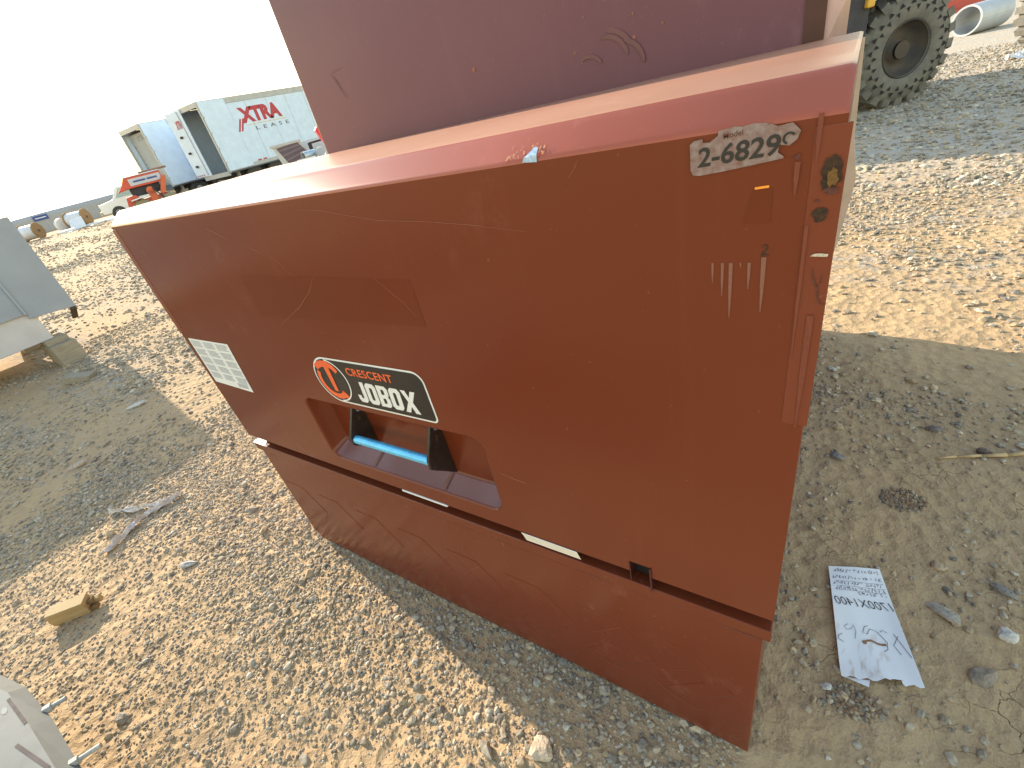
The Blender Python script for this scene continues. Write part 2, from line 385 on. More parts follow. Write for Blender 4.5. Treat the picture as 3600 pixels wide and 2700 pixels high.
def gravel(name, x, y, r, label, palw=None, smooth=False):
    n = len(x)
    S = ICO[None]*(1+0.30*(rng.random((n, 12, 1))-0.5)*2)
    S = S*np.stack([0.75+0.6*rng.random(n), 0.75+0.45*rng.random(n), 0.40+0.40*rng.random(n)], -1)[:, None, :]
    a = rng.random(n)*2*np.pi; tl = (rng.random(n)-0.5)*0.9
    c, s = np.cos(tl), np.sin(tl)
    X = S[..., 0]; Y = S[..., 1]*c[:, None]-S[..., 2]*s[:, None]; Z = S[..., 1]*s[:, None]+S[..., 2]*c[:, None]
    c, s = np.cos(a), np.sin(a)
    P = np.stack([X*c[:, None]-Y*s[:, None], X*s[:, None]+Y*c[:, None], Z], -1)*r[:, None, None]
    P[..., 0] += x[:, None]; P[..., 1] += y[:, None]
    P[..., 2] += (relief(x, y)+r*0.22)[:, None]
    F = ICF[None]+(np.arange(n)*12)[:, None, None]
    me = np_mesh(name, P.reshape(-1, 3), F.reshape(-1, 3), 3, STONE, smooth)
    tint = PAL[rng.choice(len(PAL), n, p=palw if palw is not None else np.array([.14, .12, .17, .09, .08, .13, .08, .12, .07, 0]))]*(0.8+0.4*rng.random((n, 1)))
    ca = me.color_attributes.new('tint', 'FLOAT_COLOR', 'POINT')
    full = np.ones((n*12, 4), np.float32); full[:, :3] = np.repeat(tint, 12, axis=0)
    ca.data.foreach_set('color', full.ravel())
    o = bpy.data.objects.new(name, me); COL.objects.link(o)
    return tag(o, label, 'gravel', kind='stuff')
def keep(x, y):
    inside = (x > 0.0) & (x < 1.52) & (y > 0.03) & (y < 2.0)
    hidden = (x > 0.0) & (x < 1.5) & (y > 0.03)
    cornerobj = (x < 0.27) & (y < -0.86) & (x > -0.3)
    return ~(inside | hidden | cornerobj)
def sample(n, x0, x1, y0, y1, dens=None):
    x = x0+(x1-x0)*rng.random(n); y = y0+(y1-y0)*rng.random(n); k = keep(x, y)
    if dens is not None: k &= rng.random(n) < dens(x, y)
    return x[k], y[k]
clump = lambda x, y: np.clip((vnoise(x*2.1+7, y*2.1+3)-0.28)*2.6, 0.10, 1)
band = lambda x, y: np.clip(np.exp(-((y+0.13+0.05*np.sin(x*3))/0.22)**2)*1.0+0.35*clump(x, y), 0, 1)
# in front and to the left, near: fine grit, pebbles, fist stones
x, y = sample(116000, -1.7, 1.5, -1.05, 0.75, lambda x, y: np.clip(0.22*clump(x, y)+0.55*band(x, y), 0, 1))
gravel('fine_gravel', x, y, 0.0018+0.0045*rng.random(len(x))**2.2, 'fine grey and tan grit strewn in front of the brown chest')
x, y = sample(13000, -1.9, 1.5, -0.95, 0.9, lambda x, y: band(x, y)*np.where(y > -0.4, 0.75, 0.4))
gravel('pebble_gravel', x, y, 0.0045+0.0075*rng.random(len(x))**2.4, 'rounded pebbles scattered in front and to the left of the brown chest')
x, y = sample(520, -2.0, 1.5, -0.95, 0.9, lambda x, y: band(x, y)*0.5)
gravel('coarse_gravel', x, y, 0.009+0.013*rng.random(len(x))**2, 'coarse angular stones lying in front of the brown chest')
# packed mud to the right: sparse
x, y = sample(26000, 1.5, 2.5, -0.6, 1.45, lambda x, y: np.clip(0.05+0.5*np.clip((y-1.0)/0.45, 0, 1)+0.35*(vnoise(x*5, y*5) > 0.62)+0.25*(vnoise(x*11+3, y*11) > 0.7), 0, 1))
gravel('sparse_gravel', x, y, 0.0012+0.0085*rng.random(len(x))**5, 'sparse small stones pressed into the mud right of the brown chest')
a_ = rng.random(700)*6.283; q_ = np.sqrt(rng.random(700))
gravel('crumbled_clods', np.concatenate([1.80+0.055*q_[:400]*np.cos(a_[:400]), 1.69+0.05*q_[400:]*np.cos(a_[400:])]), np.concatenate([0.862+0.050*q_[:400]*np.sin(a_[:400]), 0.205+0.035*q_[400:]*np.sin(a_[400:])]), 0.0018+0.0045*rng.random(700)**2, 'crumbled brown clods of mud beside the chest and the note', np.array([0, 0, .05, 0, .1, .25, 0, .1, 0, .5]))
x, y = sample(14000, 1.4, 3.6, 1.15, 4.6, lambda x, y: clump(x, y))
gravel('yard_gravel', x, y, 0.004+0.014*rng.random(len(x))**2.6, 'gravel on the sunlit strip behind and right of the chest')
x, y = sample(22000, 1.3, 6.0, 4.2, 14.0, lambda x, y: 0.4+0.6*clump(x, y))
gravel('shaded_yard_gravel', x, y, 0.008+0.022*rng.random(len(x))**2.4, 'crushed stone around the big ribbed tyre', np.array([.2, .12, .16, .06, .04, .06, .2, .12, .04, 0]))
x, y = sample(26000, -5.2, -1.2, -0.9, 2.0, lambda x, y: np.clip(0.25+0.8*(clump(x, y)-0.2), 0, 1))
gravel('left_yard_gravel', x, y, 0.004+0.010*rng.random(len(x))**2.2, 'gravel in and beside the shadow of the grey steel housing')
x, y = sample(30000, -16, -2.5, 0.3, 7.0, lambda x, y: np.clip(vnoise(x*0.35+y*0.1, y*1.3+4)*1.3-0.15, 0.05, 1))
gravel('track_gravel', x, y, 0.008+0.020*rng.random(len(x))**2, 'gravel strips running across the far yard on the left')
x, y = sample(16000, -40, -14, 1.0, 13.0, lambda x, y: np.clip(vnoise(x*0.2, y*0.8+4)*1.3-0.15, 0.05, 1))
gravel('far_gravel', x, y, 0.02+0.035*rng.random(len(x))**2, 'distant crushed stone near the cable drums')

# single stones that stand out
def stone(label, x, y, r, col, sq=(1.3, 0.9, 0.6), rz=0.0, seed=0):
    R = random.Random(seed+5); bm = bmesh.new(); bmesh.ops.create_icosphere(bm, subdivisions=2, radius=1)
    for v in bm.verts:
        n = v.co.normalized(); k = 1+0.16*math.sin(3*n.x+seed)+0.13*math.sin(5*n.y+2*seed)+0.07*(R.random()-0.5)
        v.co = Vector((n.x*sq[0], n.y*sq[1], n.z*sq[2]))*k*r
    me = bpy.data.meshes.new('stone'); bm.to_mesh(me); bm.free()
    me.materials.append(mat('stone_'+str(seed), col, 0.85, var=0.3, scale=70, bump=0.003, bscale=160))
    o = bpy.data.objects.new('stone', me); COL.objects.link(o); o.location = (x, y, gz(x, y)+r*sq[2]*0.45); o.rotation_euler = (R.uniform(-.2, .2), R.uniform(-.2, .2), rz)
    return tag(o, label, 'stone', 'larger single stones on the dirt')
GREY = (0.34, 0.32, 0.30); TAN = (0.42, 0.32, 0.21); DKS = (0.15, 0.13, 0.12); PALE = (0.50, 0.47, 0.42)
stone('pale rounded stone right of the paper note, nearest the right edge', 1.971, 0.491, 0.019, PALE, (1.3, .9, .6), 0.5, 1)
stone('dark thin pointed stone above the pale stone at the right edge', 1.983, 0.616, 0.019, (0.22, 0.2, 0.18), (1.7, .5, .4), -0.5, 2)
stone('small tan stone just right of the top of the paper note', 1.865, 0.640, 0.013, TAN, (1.4, .8, .7), -0.3, 3)
stone('half buried grey brown stone low at the right edge below the note', 1.918, 0.370, 0.022, (0.25, 0.20, 0.15), (1.2, 1, .5), 0.7, 4)
stone('flat pale grey stone half buried right of the middle of the note', 1.862, 0.506, 0.022, (0.36, 0.31, 0.25), (1.5, .8, .35), -0.6, 5)
stone('small white stone below the left corner of the paper note', 1.640, 0.215, 0.010, PALE, (1.2, .8, .6), 0.3, 6)
stone('dark grey stone on the mud above the dry stalk', 1.893, 1.235, 0.017, DKS, (1.5, .8, .7), 0.1, 7)
stone('dark brown stone lying right beside the dry stalk', 2.01, 1.155, 0.015, (0.13, 0.10, 0.08), (1.5, .8, .7), 0.1, 8)
stone('dark stone close to the chest right edge at mid height', 1.632, 1.005, 0.016, (0.20, 0.18, 0.17), (1.6, .8, .6), -0.4, 9)
stone('white grey oval stone alone on the sunlit dirt left of the chest', -0.414, -0.314, 0.022, (0.36, 0.345, 0.32), (1.5, .8, .5), 0.6, 10)
stone('big tan stone at the bottom edge where the chest shadow begins', 1.118, -0.198, 0.026, (0.45, 0.36, 0.26), (0.9, 1.2, .6), 0.4, 11)
stone('brown grey stone by the bolts of the steel base in the corner', -0.02, -0.70, 0.017, (0.27, 0.22, 0.17), (1.3, .9, .7), 0.2, 12)
stone('pale flat chip in the shade right of the grey housing', -2.42, 0.23, 0.045, PALE, (1.8, .5, .3), 0.9, 13)
stone('flat orange grey stone in the middle of the left shade', -2.0, -0.26, 0.040, (0.42, 0.33, 0.26), (1.7, .6, .4), 1.0, 14)

# ------------------------------------------------------------------ the brown steel tool chest
W = 1.524; ZL = 0.5196; ZT = 1.2058; DEP = 0.50
chest = thing('tool_chest', 'big brown steel job site chest with black and orange logo sticker and blue handle', 'tool chest', (0.762, 0.25, 0.0))
def part(name, mb, m, parent=chest, **k): return mesh_obj(name, mb, m, parent, **k)

def rrect(x0, x1, z0, z1, r, n=6):
    P = []
    for cx, cz, a in ((x1-r, z1-r, 0), (x0+r, z1-r, 90), (x0+r, z0+r, 180), (x1-r, z0+r, 270)):
        P += [(cx+r*math.cos(rad(a+90*i/n)), cz+r*math.sin(rad(a+90*i/n))) for i in range(n+1)]
    return P
HX0, HX1, HZ0, HZ1 = 0.488, 1.037, 0.565, 0.757
def filled(outer, holes, y):
    bm = bmesh.new(); ed = []
    for loop in [outer]+holes:
        vs = [bm.verts.new((p[0], y, p[1])) for p in loop]
        ed += [bm.edges.new((vs[i], vs[(i+1) % len(vs)])) for i in range(len(vs))]
    bmesh.ops.triangle_fill(bm, edges=ed, use_beauty=True, normal=(0, -1, 0))
    bm.verts.index_update(); mb = MB().add([tuple(v.co) for v in bm.verts], [tuple(v.index for v in f.verts) for f in bm.faces]); bm.free()
    return mb
NX0, NX1, NZ = 1.299, 1.337, 0.547
outer = [(0, ZL), (NX0, ZL), (NX0, NZ), (NX1, NZ), (NX1, ZL), (W, ZL), (W, ZT-0.004), (0, ZT-0.004)]
hole = rrect(HX0-0.004, HX1+0.004, HZ0-0.004, HZ1+0.004, 0.030)
lf = part('lid_front', filled(outer, [hole], 0.0), PAINT)
# rolled front edge, chamfer, rolled top edge, flat top, back
prof = [(0, ZT-0.004)]
n1 = math.atan2(0.02633, 0.03462)
for i in range(1, 6):
    a = (math.pi/2-n1)*i/5; prof.append((0.007*(1-math.cos(a)), ZT-0.004+0.007*math.sin(a)))
c0 = prof[-1]; c1 = (0.0346-0.006*math.cos(n1), ZT+0.02633-0.006*math.sin(n1))
prof.append((c0[0]+(c1[0]-c0[0])*0.12, c0[1]+(c1[1]-c0[1])*0.12)); prof.append((c0[0]+(c1[0]-c0[0])*0.9, c0[1]+(c1[1]-c0[1])*0.9))
for i in range(1, 5):
    a = n1*(1-i/4); k = i/4; prof.append((c1[0]+0.011*k, c1[1]+(ZT+0.0263-c1[1])*math.sin(k*math.pi/2)))
prof += [(0.052, ZT+0.0266), (DEP-0.004, ZT+0.0280), (DEP, ZT+0.024), (DEP, ZL)]
mb = MB(); k = len(prof)
xs = [0.0, 0.004, 0.4, 0.8, 1.2, W-0.004, W]
V = []
for x in xs:
    inset = 0.0015 if x in (0.0, W) else 0.0
    V += [(x, yy+inset*(0 if yy < 0.001 else 1), zz-inset) for yy, zz in prof]
F = [(i*k+j, i*k+j+1, (i+1)*k+j+1, (i+1)*k+j) for i in range(len(xs)-1) for j in range(k-1)]
mb.add(V, F)
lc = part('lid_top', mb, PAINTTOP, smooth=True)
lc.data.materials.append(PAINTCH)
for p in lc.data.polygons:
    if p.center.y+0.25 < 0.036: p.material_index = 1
for x, nm in ((0.0, 'lid_side'), (W, 'lid_side')):
    prof2 = [(x, 0, ZL)]+[(x, yy+(0 if yy < 0.001 else 0.0015), zz-0.0015) for yy, zz in prof]
    part(nm, MB().add(prof2, [tuple(range(len(prof2)))]), PAINT)
# return flange behind the lower lid edge
part('lid_bottom_flange', MB().box((0.002, 0.0005, ZL+0.0005), (NX0, 0.024, ZL+0.003)), DARKM)
# handle pocket: rolled lip, walls, back
loops = [(rrect(HX0-0.004, HX1+0.004, HZ0-0.004, HZ1+0.004, 0.030), 0.0), (rrect(HX0-0.001, HX1+0.001, HZ0-0.001, HZ1+0.001, 0.028), 0.0015),
         (rrect(HX0, HX1, HZ0, HZ1, 0.027), 0.005), (rrect(HX0+0.006, HX1-0.006, HZ0+0.016, HZ1-0.004, 0.02), 0.046), (rrect(HX0+0.012, HX1-0.012, HZ0+0.022, HZ1-0.010, 0.016), 0.051)]
mb = MB(); nn = len(loops[0][0]); V = []; F = []
for lp, y_ in loops: V += [(a, y_, b) for a, b in lp]
for q in range(len(loops)-1): F += [(q*nn+i, q*nn+(i+1) % nn, (q+1)*nn+(i+1) % nn, (q+1)*nn+i) for i in range(nn)]
F.append(tuple((len(loops)-1)*nn+i for i in range(nn)))
pk = part('handle_pocket', mb.add(V, F), PAINT)
pk.data.materials.append(PAINTSHEEN)
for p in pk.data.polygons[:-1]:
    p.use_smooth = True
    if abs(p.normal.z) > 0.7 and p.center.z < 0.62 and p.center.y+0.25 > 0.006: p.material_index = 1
for sx in (0.643, 0.876):           # weld stains and seams on the pocket floor
    part('floor_seam', MB().add([(sx, 0.006, HZ0+0.0012), (sx+0.0025, 0.006, HZ0+0.0012), (sx+0.0025, 0.045, HZ0+0.0162), (sx, 0.045, HZ0+0.0162)], [(0, 1, 2, 3)]), SCR_D, pk)
    part('floor_stain', MB().add([(sx-0.012, 0.006, HZ0+0.0010), (sx-0.002, 0.006, HZ0+0.0010), (sx-0.002, 0.045, HZ0+0.0160), (sx-0.008, 0.045, HZ0+0.0160)], [(0, 1, 2, 3)]), DRIP, pk)
# handle: two black ears and a blue plated bar
hb = MB().cyl((0.634, -0.001, 0.660), (0.876, -0.001, 0.660), 0.0105, 20)
bar = part('handle_bar', hb, BLUE, smooth=False, bevel=0.002)
for p in bar.data.polygons: p.use_smooth = True
part('bar_lever', MB().box((0.672, -0.004, 0.644), (0.705, 0.012, 0.6495)), BLACK, bar, bevel=0.001)
for xe, dz in ((0.626, 0), (0.876, -0.004)):
    ear = [(xe, 0.0505, 0.742), (xe, 0.026, 0.737), (xe, -0.012, 0.672+dz), (xe, -0.013, 0.650+dz), (xe, -0.006, 0.643+dz), (xe, 0.0505, 0.597+dz*4)]
    e = part('handle_bracket', MB().prism(ear, (0.007, 0, 0)), BLACK, bevel=0.0012)
    part('rivet', MB().cyl((xe+0.007, 0.036, 0.722), (xe+0.0092, 0.036, 0.722), 0.004, 10), STEEL, e)
    part('rust_bloom', MB().add([(xe+0.0073, 0.030+0.004*math.cos(a_)*(1+.4*math.sin(3*a_)), 0.700+0.010*math.sin(a_)) for a_ in [i*0.6283 for i in range(10)]], [tuple(range(10))]), RUST, e)
# lower body
BX0, BX1 = 0.0115, 1.5128; BY = 0.004; BZ = 0.008
bodyface = [(BX0+0.004, 0.4515), (BX0, 0.10), (BX0-0.004, 0.050), (BX0+0.022, BZ+0.002), (0.6, BZ-0.002), (1.1, BZ+0.003), (BX1, BZ-0.004), (BX1, 0.4515)]
body = part('body', MB().prism([(a, BY, b) for a, b in bodyface], (0, DEP-0.02-BY, 0)), PAINT, bevel=0.003)
for q in range(8):                  # stamped chevron ribs
    x = 0.042+0.1855*q; w_ = 0.098 if q < 7 else 0.06
    pts = [(x, .318), (x+.083, .222), (x, .128), (x+w_-.012, .128), (x+w_+.076, .222), (x+w_, .318)]
    if q == 7: pts = [(x, .318), (x+.083, .222), (x, .128), (x+.06, .128), (x+.14, .222), (x+.06, .318)]
    cx = sum(p[0] for p in pts)/6; cz = sum(p[1] for p in pts)/6
    mb = MB(); n = 6
    inn = []
    for i in range(n):
        a = Vector(pts[i-1]); b = Vector(pts[i]); c = Vector(pts[(i+1) % n])
        e1 = (b-a).normalized(); e2 = (c-b).normalized(); nn1 = Vector((-e1.y, e1.x)); nn2 = Vector((-e2.y, e2.x))
        bis = (nn1+nn2); bis = bis/max(bis.dot(nn1), 0.4); inn.append(b+bis*0.0035)
    mb.add([(p[0], BY-0.0003, p[1]) for p in pts]+[(p[0], BY-0.0011, p[1]) for p in inn],
           [(i, (i+1) % n, n+(i+1) % n, n+i) for i in range(n)]+[(n, n+1, n+4, n+5), (n+1, n+2, n+3, n+4)])
    part('stamped_rib', mb, PAINT, body)
lip = part('body_ledge', MB().box((-0.001, -0.001, 0.4585), (W, 0.034, 0.4885)), PAINT, bevel=0.0025)
part('worn_edge_highlight', MB().box((0.0, -0.0016, 0.4872), (1.06, 0.0004, 0.4888)), SCR_L, lip)  # highlight on the lip, painted as a pale line along its worn edge
part('ledge_sunlit_end', MB().add([(-0.001, -0.002, 0.4892), (0.07, -0.002, 0.4892), (0.045, 0.030, 0.4894), (-0.001, 0.030, 0.4894)], [(0, 1, 2, 3)]), CREAM, lip)  # sunlight on the ledge's left end, painted as a cream patch
part('body_channel', MB().box((0.004, 0.030, 0.470), (W-0.004, 0.040, 0.545)), DARKM)
part('channel_bead', MB().cyl((0.004, 0.026, 0.512), (W-0.004, 0.026, 0.512), 0.004, 8), DARKM)
part('seam_gap', MB().box((0.012, 0.012, 0.4500), (1.512, 0.03, 0.4595)), VOID)
part('latch_gap', MB().box((1.200, 0.018, 0.498), (NX0+0.002, 0.0295, 0.5165)), VOID)
nt_ = part('latch_notch', MB().box((NX0+0.001, 0.022, 0.492), (NX1-0.001, 0.0295, NZ-0.001)), VOID)
part('notch_cheek', MB().box((NX0-0.0005, 0.0, 0.492), (NX0+0.0015, 0.022, NZ)), DARKM)
part('notch_cheek', MB().box((NX1-0.0015, -0.003, 0.484), (NX1+0.0015, 0.022, NZ)), DARKM)
part('skid', MB().box((0.015, 0.03, -0.012), (0.125, DEP-0.04, 0.0055)), PAINT)
part('skid', MB().box((1.36, 0.03, -0.012), (1.49, DEP-0.04, 0.0035)), PAINT)
tp = part('cream_tape', MB().add([(1.070, -0.0012, 0.5185), (1.195, -0.0012, 0.5185), (1.199, 0.002, 0.494), (1.075, 0.002, 0.493)], [(0, 1, 2, 3)]), CREAM)
part('tape_edge', MB().box((1.070, -0.0016, 0.5165), (1.195, -0.0010, 0.5192)), LOGOW, tp)
part('white_tape', MB().box((0.722, -0.0018, 0.5150), (0.868, 0.006, 0.5200)), LABELW)
# corner reinforcements
for a, b in ((1.5035, W+0.0035), (-0.003, 0.022)):
    part('corner_plate', MB().box((a, -0.0008, 0.902), (b, 0.002 if a > 1 else 0.03, ZT-0.010)), PAINTEDGE, bevel=0.0006)
part('hinge_plate', MB().prism([(1.44, .5005, .84), (1.522, .5005, .865), (1.533, .5005, .93), (1.5440, .5005, 1.030), (1.5330, .5005, 1.095), (1.527, .5005, 1.225), (1.44, .5005, 1.225)], (0, 0.006, 0)), CREAMP)

# stickers and marks on the front
Y1, Y2, Y3 = -0.0007, -0.0012, -0.0017
def flat(poly, y): return MB().add([(a, y, b) for a, b in poly], [tuple(range(len(poly)))])
def arc(cx, cz, r, a0, a1, n=20): return [(cx+r*math.cos(rad(a0+(a1-a0)*i/n)), cz+r*math.sin(rad(a0+(a1-a0)*i/n))) for i in range(n+1)]
def logo_outline(d):
    P = arc(0.660, 0.834, 0.0585-d, 90, 270, 28)
    P += arc(0.931, 0.774+0.0125, 0.0115-d*0.6, 270, 355, 6) if False else [(0.922, 0.7755+d)]
    P += arc(0.934, 0.789, 0.0135-d, 270, 360, 7)
    P += arc(0.921, 0.866, 0.0265-d, 0, 90, 9)
    return P
lg = part('logo_sticker', flat(logo_outline(0.0), Y1), LOGOW)
part('sticker_field', flat(logo_outline(0.0042), Y2), LOGOB, lg)
ring = MB(); a_ = arc(0.660, 0.834, 0.0545, -88, 88, 26); b_ = arc(0.660, 0.834, 0.0510, -88, 88, 26)
ring.add([(p[0], Y3, p[1]) for p in a_]+[(p[0], Y3, p[1]) for p in b_], [(i, i+1, 27+i+1, 27+i) for i in range(26)])
part('emblem_ring', ring, LOGOW, lg)
def band_arc(mb, cx, cz, ro, ri, a0, a1, y, n=22, w0=1.0, w1=1.0):
    V = []
    for i in range(n+1):
        a = rad(a0+(a1-a0)*i/n); kk = w0+(w1-w0)*i/n; rm = (ro+ri)/2; hw = (ro-ri)/2*kk
        V += [(cx+(rm+hw)*math.cos(a), y, cz+(rm+hw)*math.sin(a)), (cx+(rm-hw)*math.cos(a), y, cz+(rm-hw)*math.sin(a))]
    return mb.add(V, [(2*i, 2*i+1, 2*i+3, 2*i+2) for i in range(n)])
em = MB()
band_arc(em, 0.657, 0.832, 0.0465, 0.0330, 146, 318, Y3, 26, 0.8, 1.1)
em.add([(x_, Y3-0.0002, z_) for x_, z_ in [(0.616,0.869),(0.632,0.880),(0.650,0.885),(0.668,0.884),(0.684,0.876),(0.694,0.863),(0.684,0.855),(0.676,0.864),(0.668,0.868),(0.646,0.868),(0.634,0.864),(0.624,0.858)]], [tuple(range(12))])
em.add([(x_, Y3-0.0004, z_) for x_, z_ in [(0.650,0.869),(0.667,0.869),(0.664,0.806),(0.652,0.806)]], [(0, 1, 2, 3)])
em.add([(x_, Y3-0.0004, z_) for x_, z_ in [(0.676,0.812),(0.686,0.803),(0.694,0.797),(0.684,0.789),(0.678,0.797)]], [(0, 1, 2, 3, 4)])
part('emblem', em, LOGOO, lg)
mb = text_on(MB(), 'CRESCENT', (0.724, Y3, 0.8565), (0.138, 0, 0), (0.0, 0, 0.0195), offset=0.018, space=1.05)
part('upper_lettering', mb, LOGOO, lg)
# block capitals drawn as chunky outlines
def glyphs(mb, word, x0, z0, h, y, shear=0.14):
    cw = {'J': 0.62, 'O': 0.66, 'B': 0.66, 'X': 0.78}; x = x0
    def quadstrip(pts, inner):
        n = len(pts); mb.add([(x+(a+shear*b)*h, y, z0+b*h) for a, b in pts]+[(x+(a+shear*b)*h, y, z0+b*h) for a, b in inner], [(i, (i+1) % n, n+(i+1) % n, n+i) for i in range(n)])
    def poly(pts): mb.add([(x+(a+shear*b)*h, y, z0+b*h) for a, b in pts], [tuple(range(len(pts)))])
    for ch in word:
        if ch == 'O':
            quadstrip([(.12, 0), (.48, 0), (.6, .14), (.6, .86), (.48, 1), (.12, 1), (0, .86), (0, .14)], [(.25, .2), (.35, .2), (.38, .25), (.38, .75), (.35, .8), (.25, .8), (.22, .75), (.22, .25)])
        elif ch == 'B':
            quadstrip([(0, 0), (.48, 0), (.6, .12), (.6, .40), (.52, .5), (0, .5)], [(.22, .17), (.34, .17), (.38, .21), (.38, .37), (.36, .41), (.22, .41)])
            quadstrip([(0, .5), (.52, .5), (.6, .60), (.6, .88), (.48, 1), (0, 1)], [(.22, .59), (.36, .59), (.38, .63), (.38, .79), (.34, .83), (.22, .83)])
        elif ch == 'J':
            poly([(.34, 1), (.56, 1), (.56, .14), (.44, 0), (.12, 0), (.02, .12), (0, .34), (.2, .34), (.22, .2), (.32, .2), (.34, .26)])
        elif ch == 'X':
            poly([(0, 0), (.24, 0), (.37, .3), (.26, .5)]); poly([(.26, .5), (.37, .3), (.50, .5), (.37, .7)])
            poly([(.37, .3), (.50, 0), (.76, 0), (.50, .5)]); poly([(.26, .5), (.37, .7), (.24, 1), (0, 1)]); poly([(.37, .7), (.50, .5), (.74, 1), (.50, 1)])
        x += cw[ch]*h
    return mb
part('main_lettering', glyphs(MB(), 'JOBOX', 0.727, 0.7905, 0.0535, Y3, 0.10), LOGOW, lg)

# faded rectangle of a removed sticker
part('removed_sticker_mark', flat([(0.506, 0.981), (1.002, 0.987), (1.001, 1.067), (0.506, 1.076)], -0.0004), PLUM)
# white printed label at the left edge
il = part('printed_label', flat([(0.026, 0.886), (0.252, 0.886), (0.232, 0.729), (0.022, 0.736)], Y1), LABELW)
mb = MB()
for r_ in range(5):
    for c_ in range(3):
        zt = 0.880-0.0265*r_; x0 = 0.034+0.072*c_
        for ln in range(5):
            ww = 0.060-0.012*rnd.random()
            mb.box((x0, Y2-0.0001, zt-0.0042*ln-0.0024), (x0+ww, Y2, zt-0.0042*ln))
mb.box((0.165, Y2-0.0001, 0.738), (0.218, Y2, 0.752))
part('label_print', mb, LABELG, il)
# worn number sticker at the upper right
ragged = [(1.410, 1.196), (1.4135, 1.1985), (1.4205, 1.1992), (1.4210, 1.1962), (1.4265, 1.1958), (1.4330, 1.2000), (1.4335, 1.2035), (1.446, 1.2050), (1.452, 1.2040), (1.460, 1.2052), (1.470, 1.2040), (1.478, 1.2005), (1.488, 1.2015), (1.494, 1.1950), (1.492, 1.1890), (1.487, 1.1850), (1.480, 1.1865), (1.479, 1.1810), (1.4835, 1.1775), (1.4835, 1.1760), (1.462, 1.1735), (1.440, 1.1712), (1.418, 1.1695), (1.4125, 1.1705), (1.4105, 1.1745)]
YP = -0.0020
ns = part('number_sticker', flat([(a, b-0.0035*max(0, (a-1.41))/0.08*0) for a, b in ragged], YP), STK)
mb = text_on(MB(), '2-6829', (1.4165, YP-0.0005, 1.1760), (0.0635, 0, 0.0030), (0.0012, 0, 0.0165), offset=0.02)
part('number_print', mb, INK, ns)
mb = text_on(MB(), 'Model', (1.4375, YP-0.0005, 1.1968), (0.0150, 0, 0.0012), (0.0, 0, 0.0042), offset=0.005)
part('small_print', mb, SCR_D, ns)
part('torn_zero', band_arc(MB(), 1.4865, 1.1905, 0.0048, 0.0030, 30, 250, YP-0.0004), INK, ns)
part('orange_tag', flat([(1.4635, 1.1528), (1.4745, 1.1535), (1.4745, 1.1556), (1.4635, 1.1549)], Y1), ORANGE)
part('tag_outline', flat([(1.4545, 1.1235), (1.4775, 1.1235), (1.4775, 1.1525), (1.4620, 1.1528)], -0.0004), PLUM)
# handwritten numeral and the smeared patch beside it
tw = [(1.4722, 1.1010), (1.4735, 1.1030), (1.4762, 1.1032), (1.4770, 1.1010), (1.4755, 1.0985), (1.4728, 1.0955), (1.4722, 1.0935), (1.4738, 1.0932), (1.4750, 1.0952), (1.4765, 1.0940), (1.4788, 1.0938)]
part('handwritten_numeral', MB().ribbon([(a, Y1, b) for a, b in tw], 0.0011, (0, 1, 0)), INK)
for (xa, z0, z1, wd) in ((1.4300, 1.087, 1.066, .0022), (1.4390, 1.087, 1.052, .0028), (1.4465, 1.087, 1.028, .0036), (1.4550, 1.087, 1.082, .0015), (1.4625, 1.087, 1.060, .0030), (1.4745, 1.092, 1.036, .0042)):
    part('paint_run', MB().add([(xa-wd/2, Y1, z0), (xa+wd/2, Y1, z0), (xa+wd*.42, Y1, z0-(z0-z1)*.5), (xa+wd*.1, Y1, z1), (xa-wd*.1, Y1, z1), (xa-wd*.40, Y1, z0-(z0-z1)*.5)], [(0, 1, 2, 3, 4, 5)]), DRIP)
for (xa, z0, z1, wd) in ((1.494, 1.172, 1.146, .0040), (1.5065, 1.205, 1.17, .0035), (1.5055, 1.120, 0.985, .0030), (1.517, 1.035, .90, .0055)):
    part('run_mark', MB().add([(xa-wd/2, YP, z0), (xa+wd/2, YP, z0), (xa+wd*.45, YP, (z0+z1)/2), (xa+wd*.12, YP, z1), (xa-wd*.12, YP, z1), (xa-wd*.45, YP, (z0+z1)/2)], [(0, 1, 2, 3, 4, 5)]), RUNF)
def blob(cx, cz, rx, rz, seed, n=22):
    R = random.Random(seed); return [(cx+rx*(1+.28*(R.random()-.5)*2)*math.cos(2*math.pi*i/n), cz+rz*(1+.28*(R.random()-.5)*2)*math.sin(2*math.pi*i/n)) for i in range(n)]
rp = part('rust_hole', flat(blob(1.5185, 1.161, 0.0070, 0.0135, 3), YP), RUST)
part('rust_core', flat(blob(1.5190, 1.1575, 0.0040, 0.0070, 8), YP-0.0005), mat('rust_ochre', (0.11, 0.055, 0.016), 0.95, col2=(0.20, 0.11, 0.03), scale=400), rp)
part('rust_flake', flat([(1.5125, 1.1475), (1.518, 1.1500), (1.5245, 1.1490), (1.5235, 1.1445), (1.517, 1.1440), (1.5165, 1.1462)], YP-0.0004), RUSTB)
part('rust_hole', flat(blob(1.5135, 1.129, 0.0052, 0.0058, 5), YP), RUST)
part('rust_spot', flat(blob(1.5105, 1.1395, 0.0020, 0.0012, 6), YP), RUSTB)
part('rust_spot', flat([(1.4895, 1.1748), (1.4945, 1.1785), (1.4955, 1.1770), (1.4945, 1.1742)], YP), RUSTB)
part('chalk_tick', flat([(1.5105, 1.0925), (1.5130, 1.0945), (1.5175, 1.0950), (1.5240, 1.0942), (1.5235, 1.0918), (1.5170, 1.0920)], YP), CHALK)
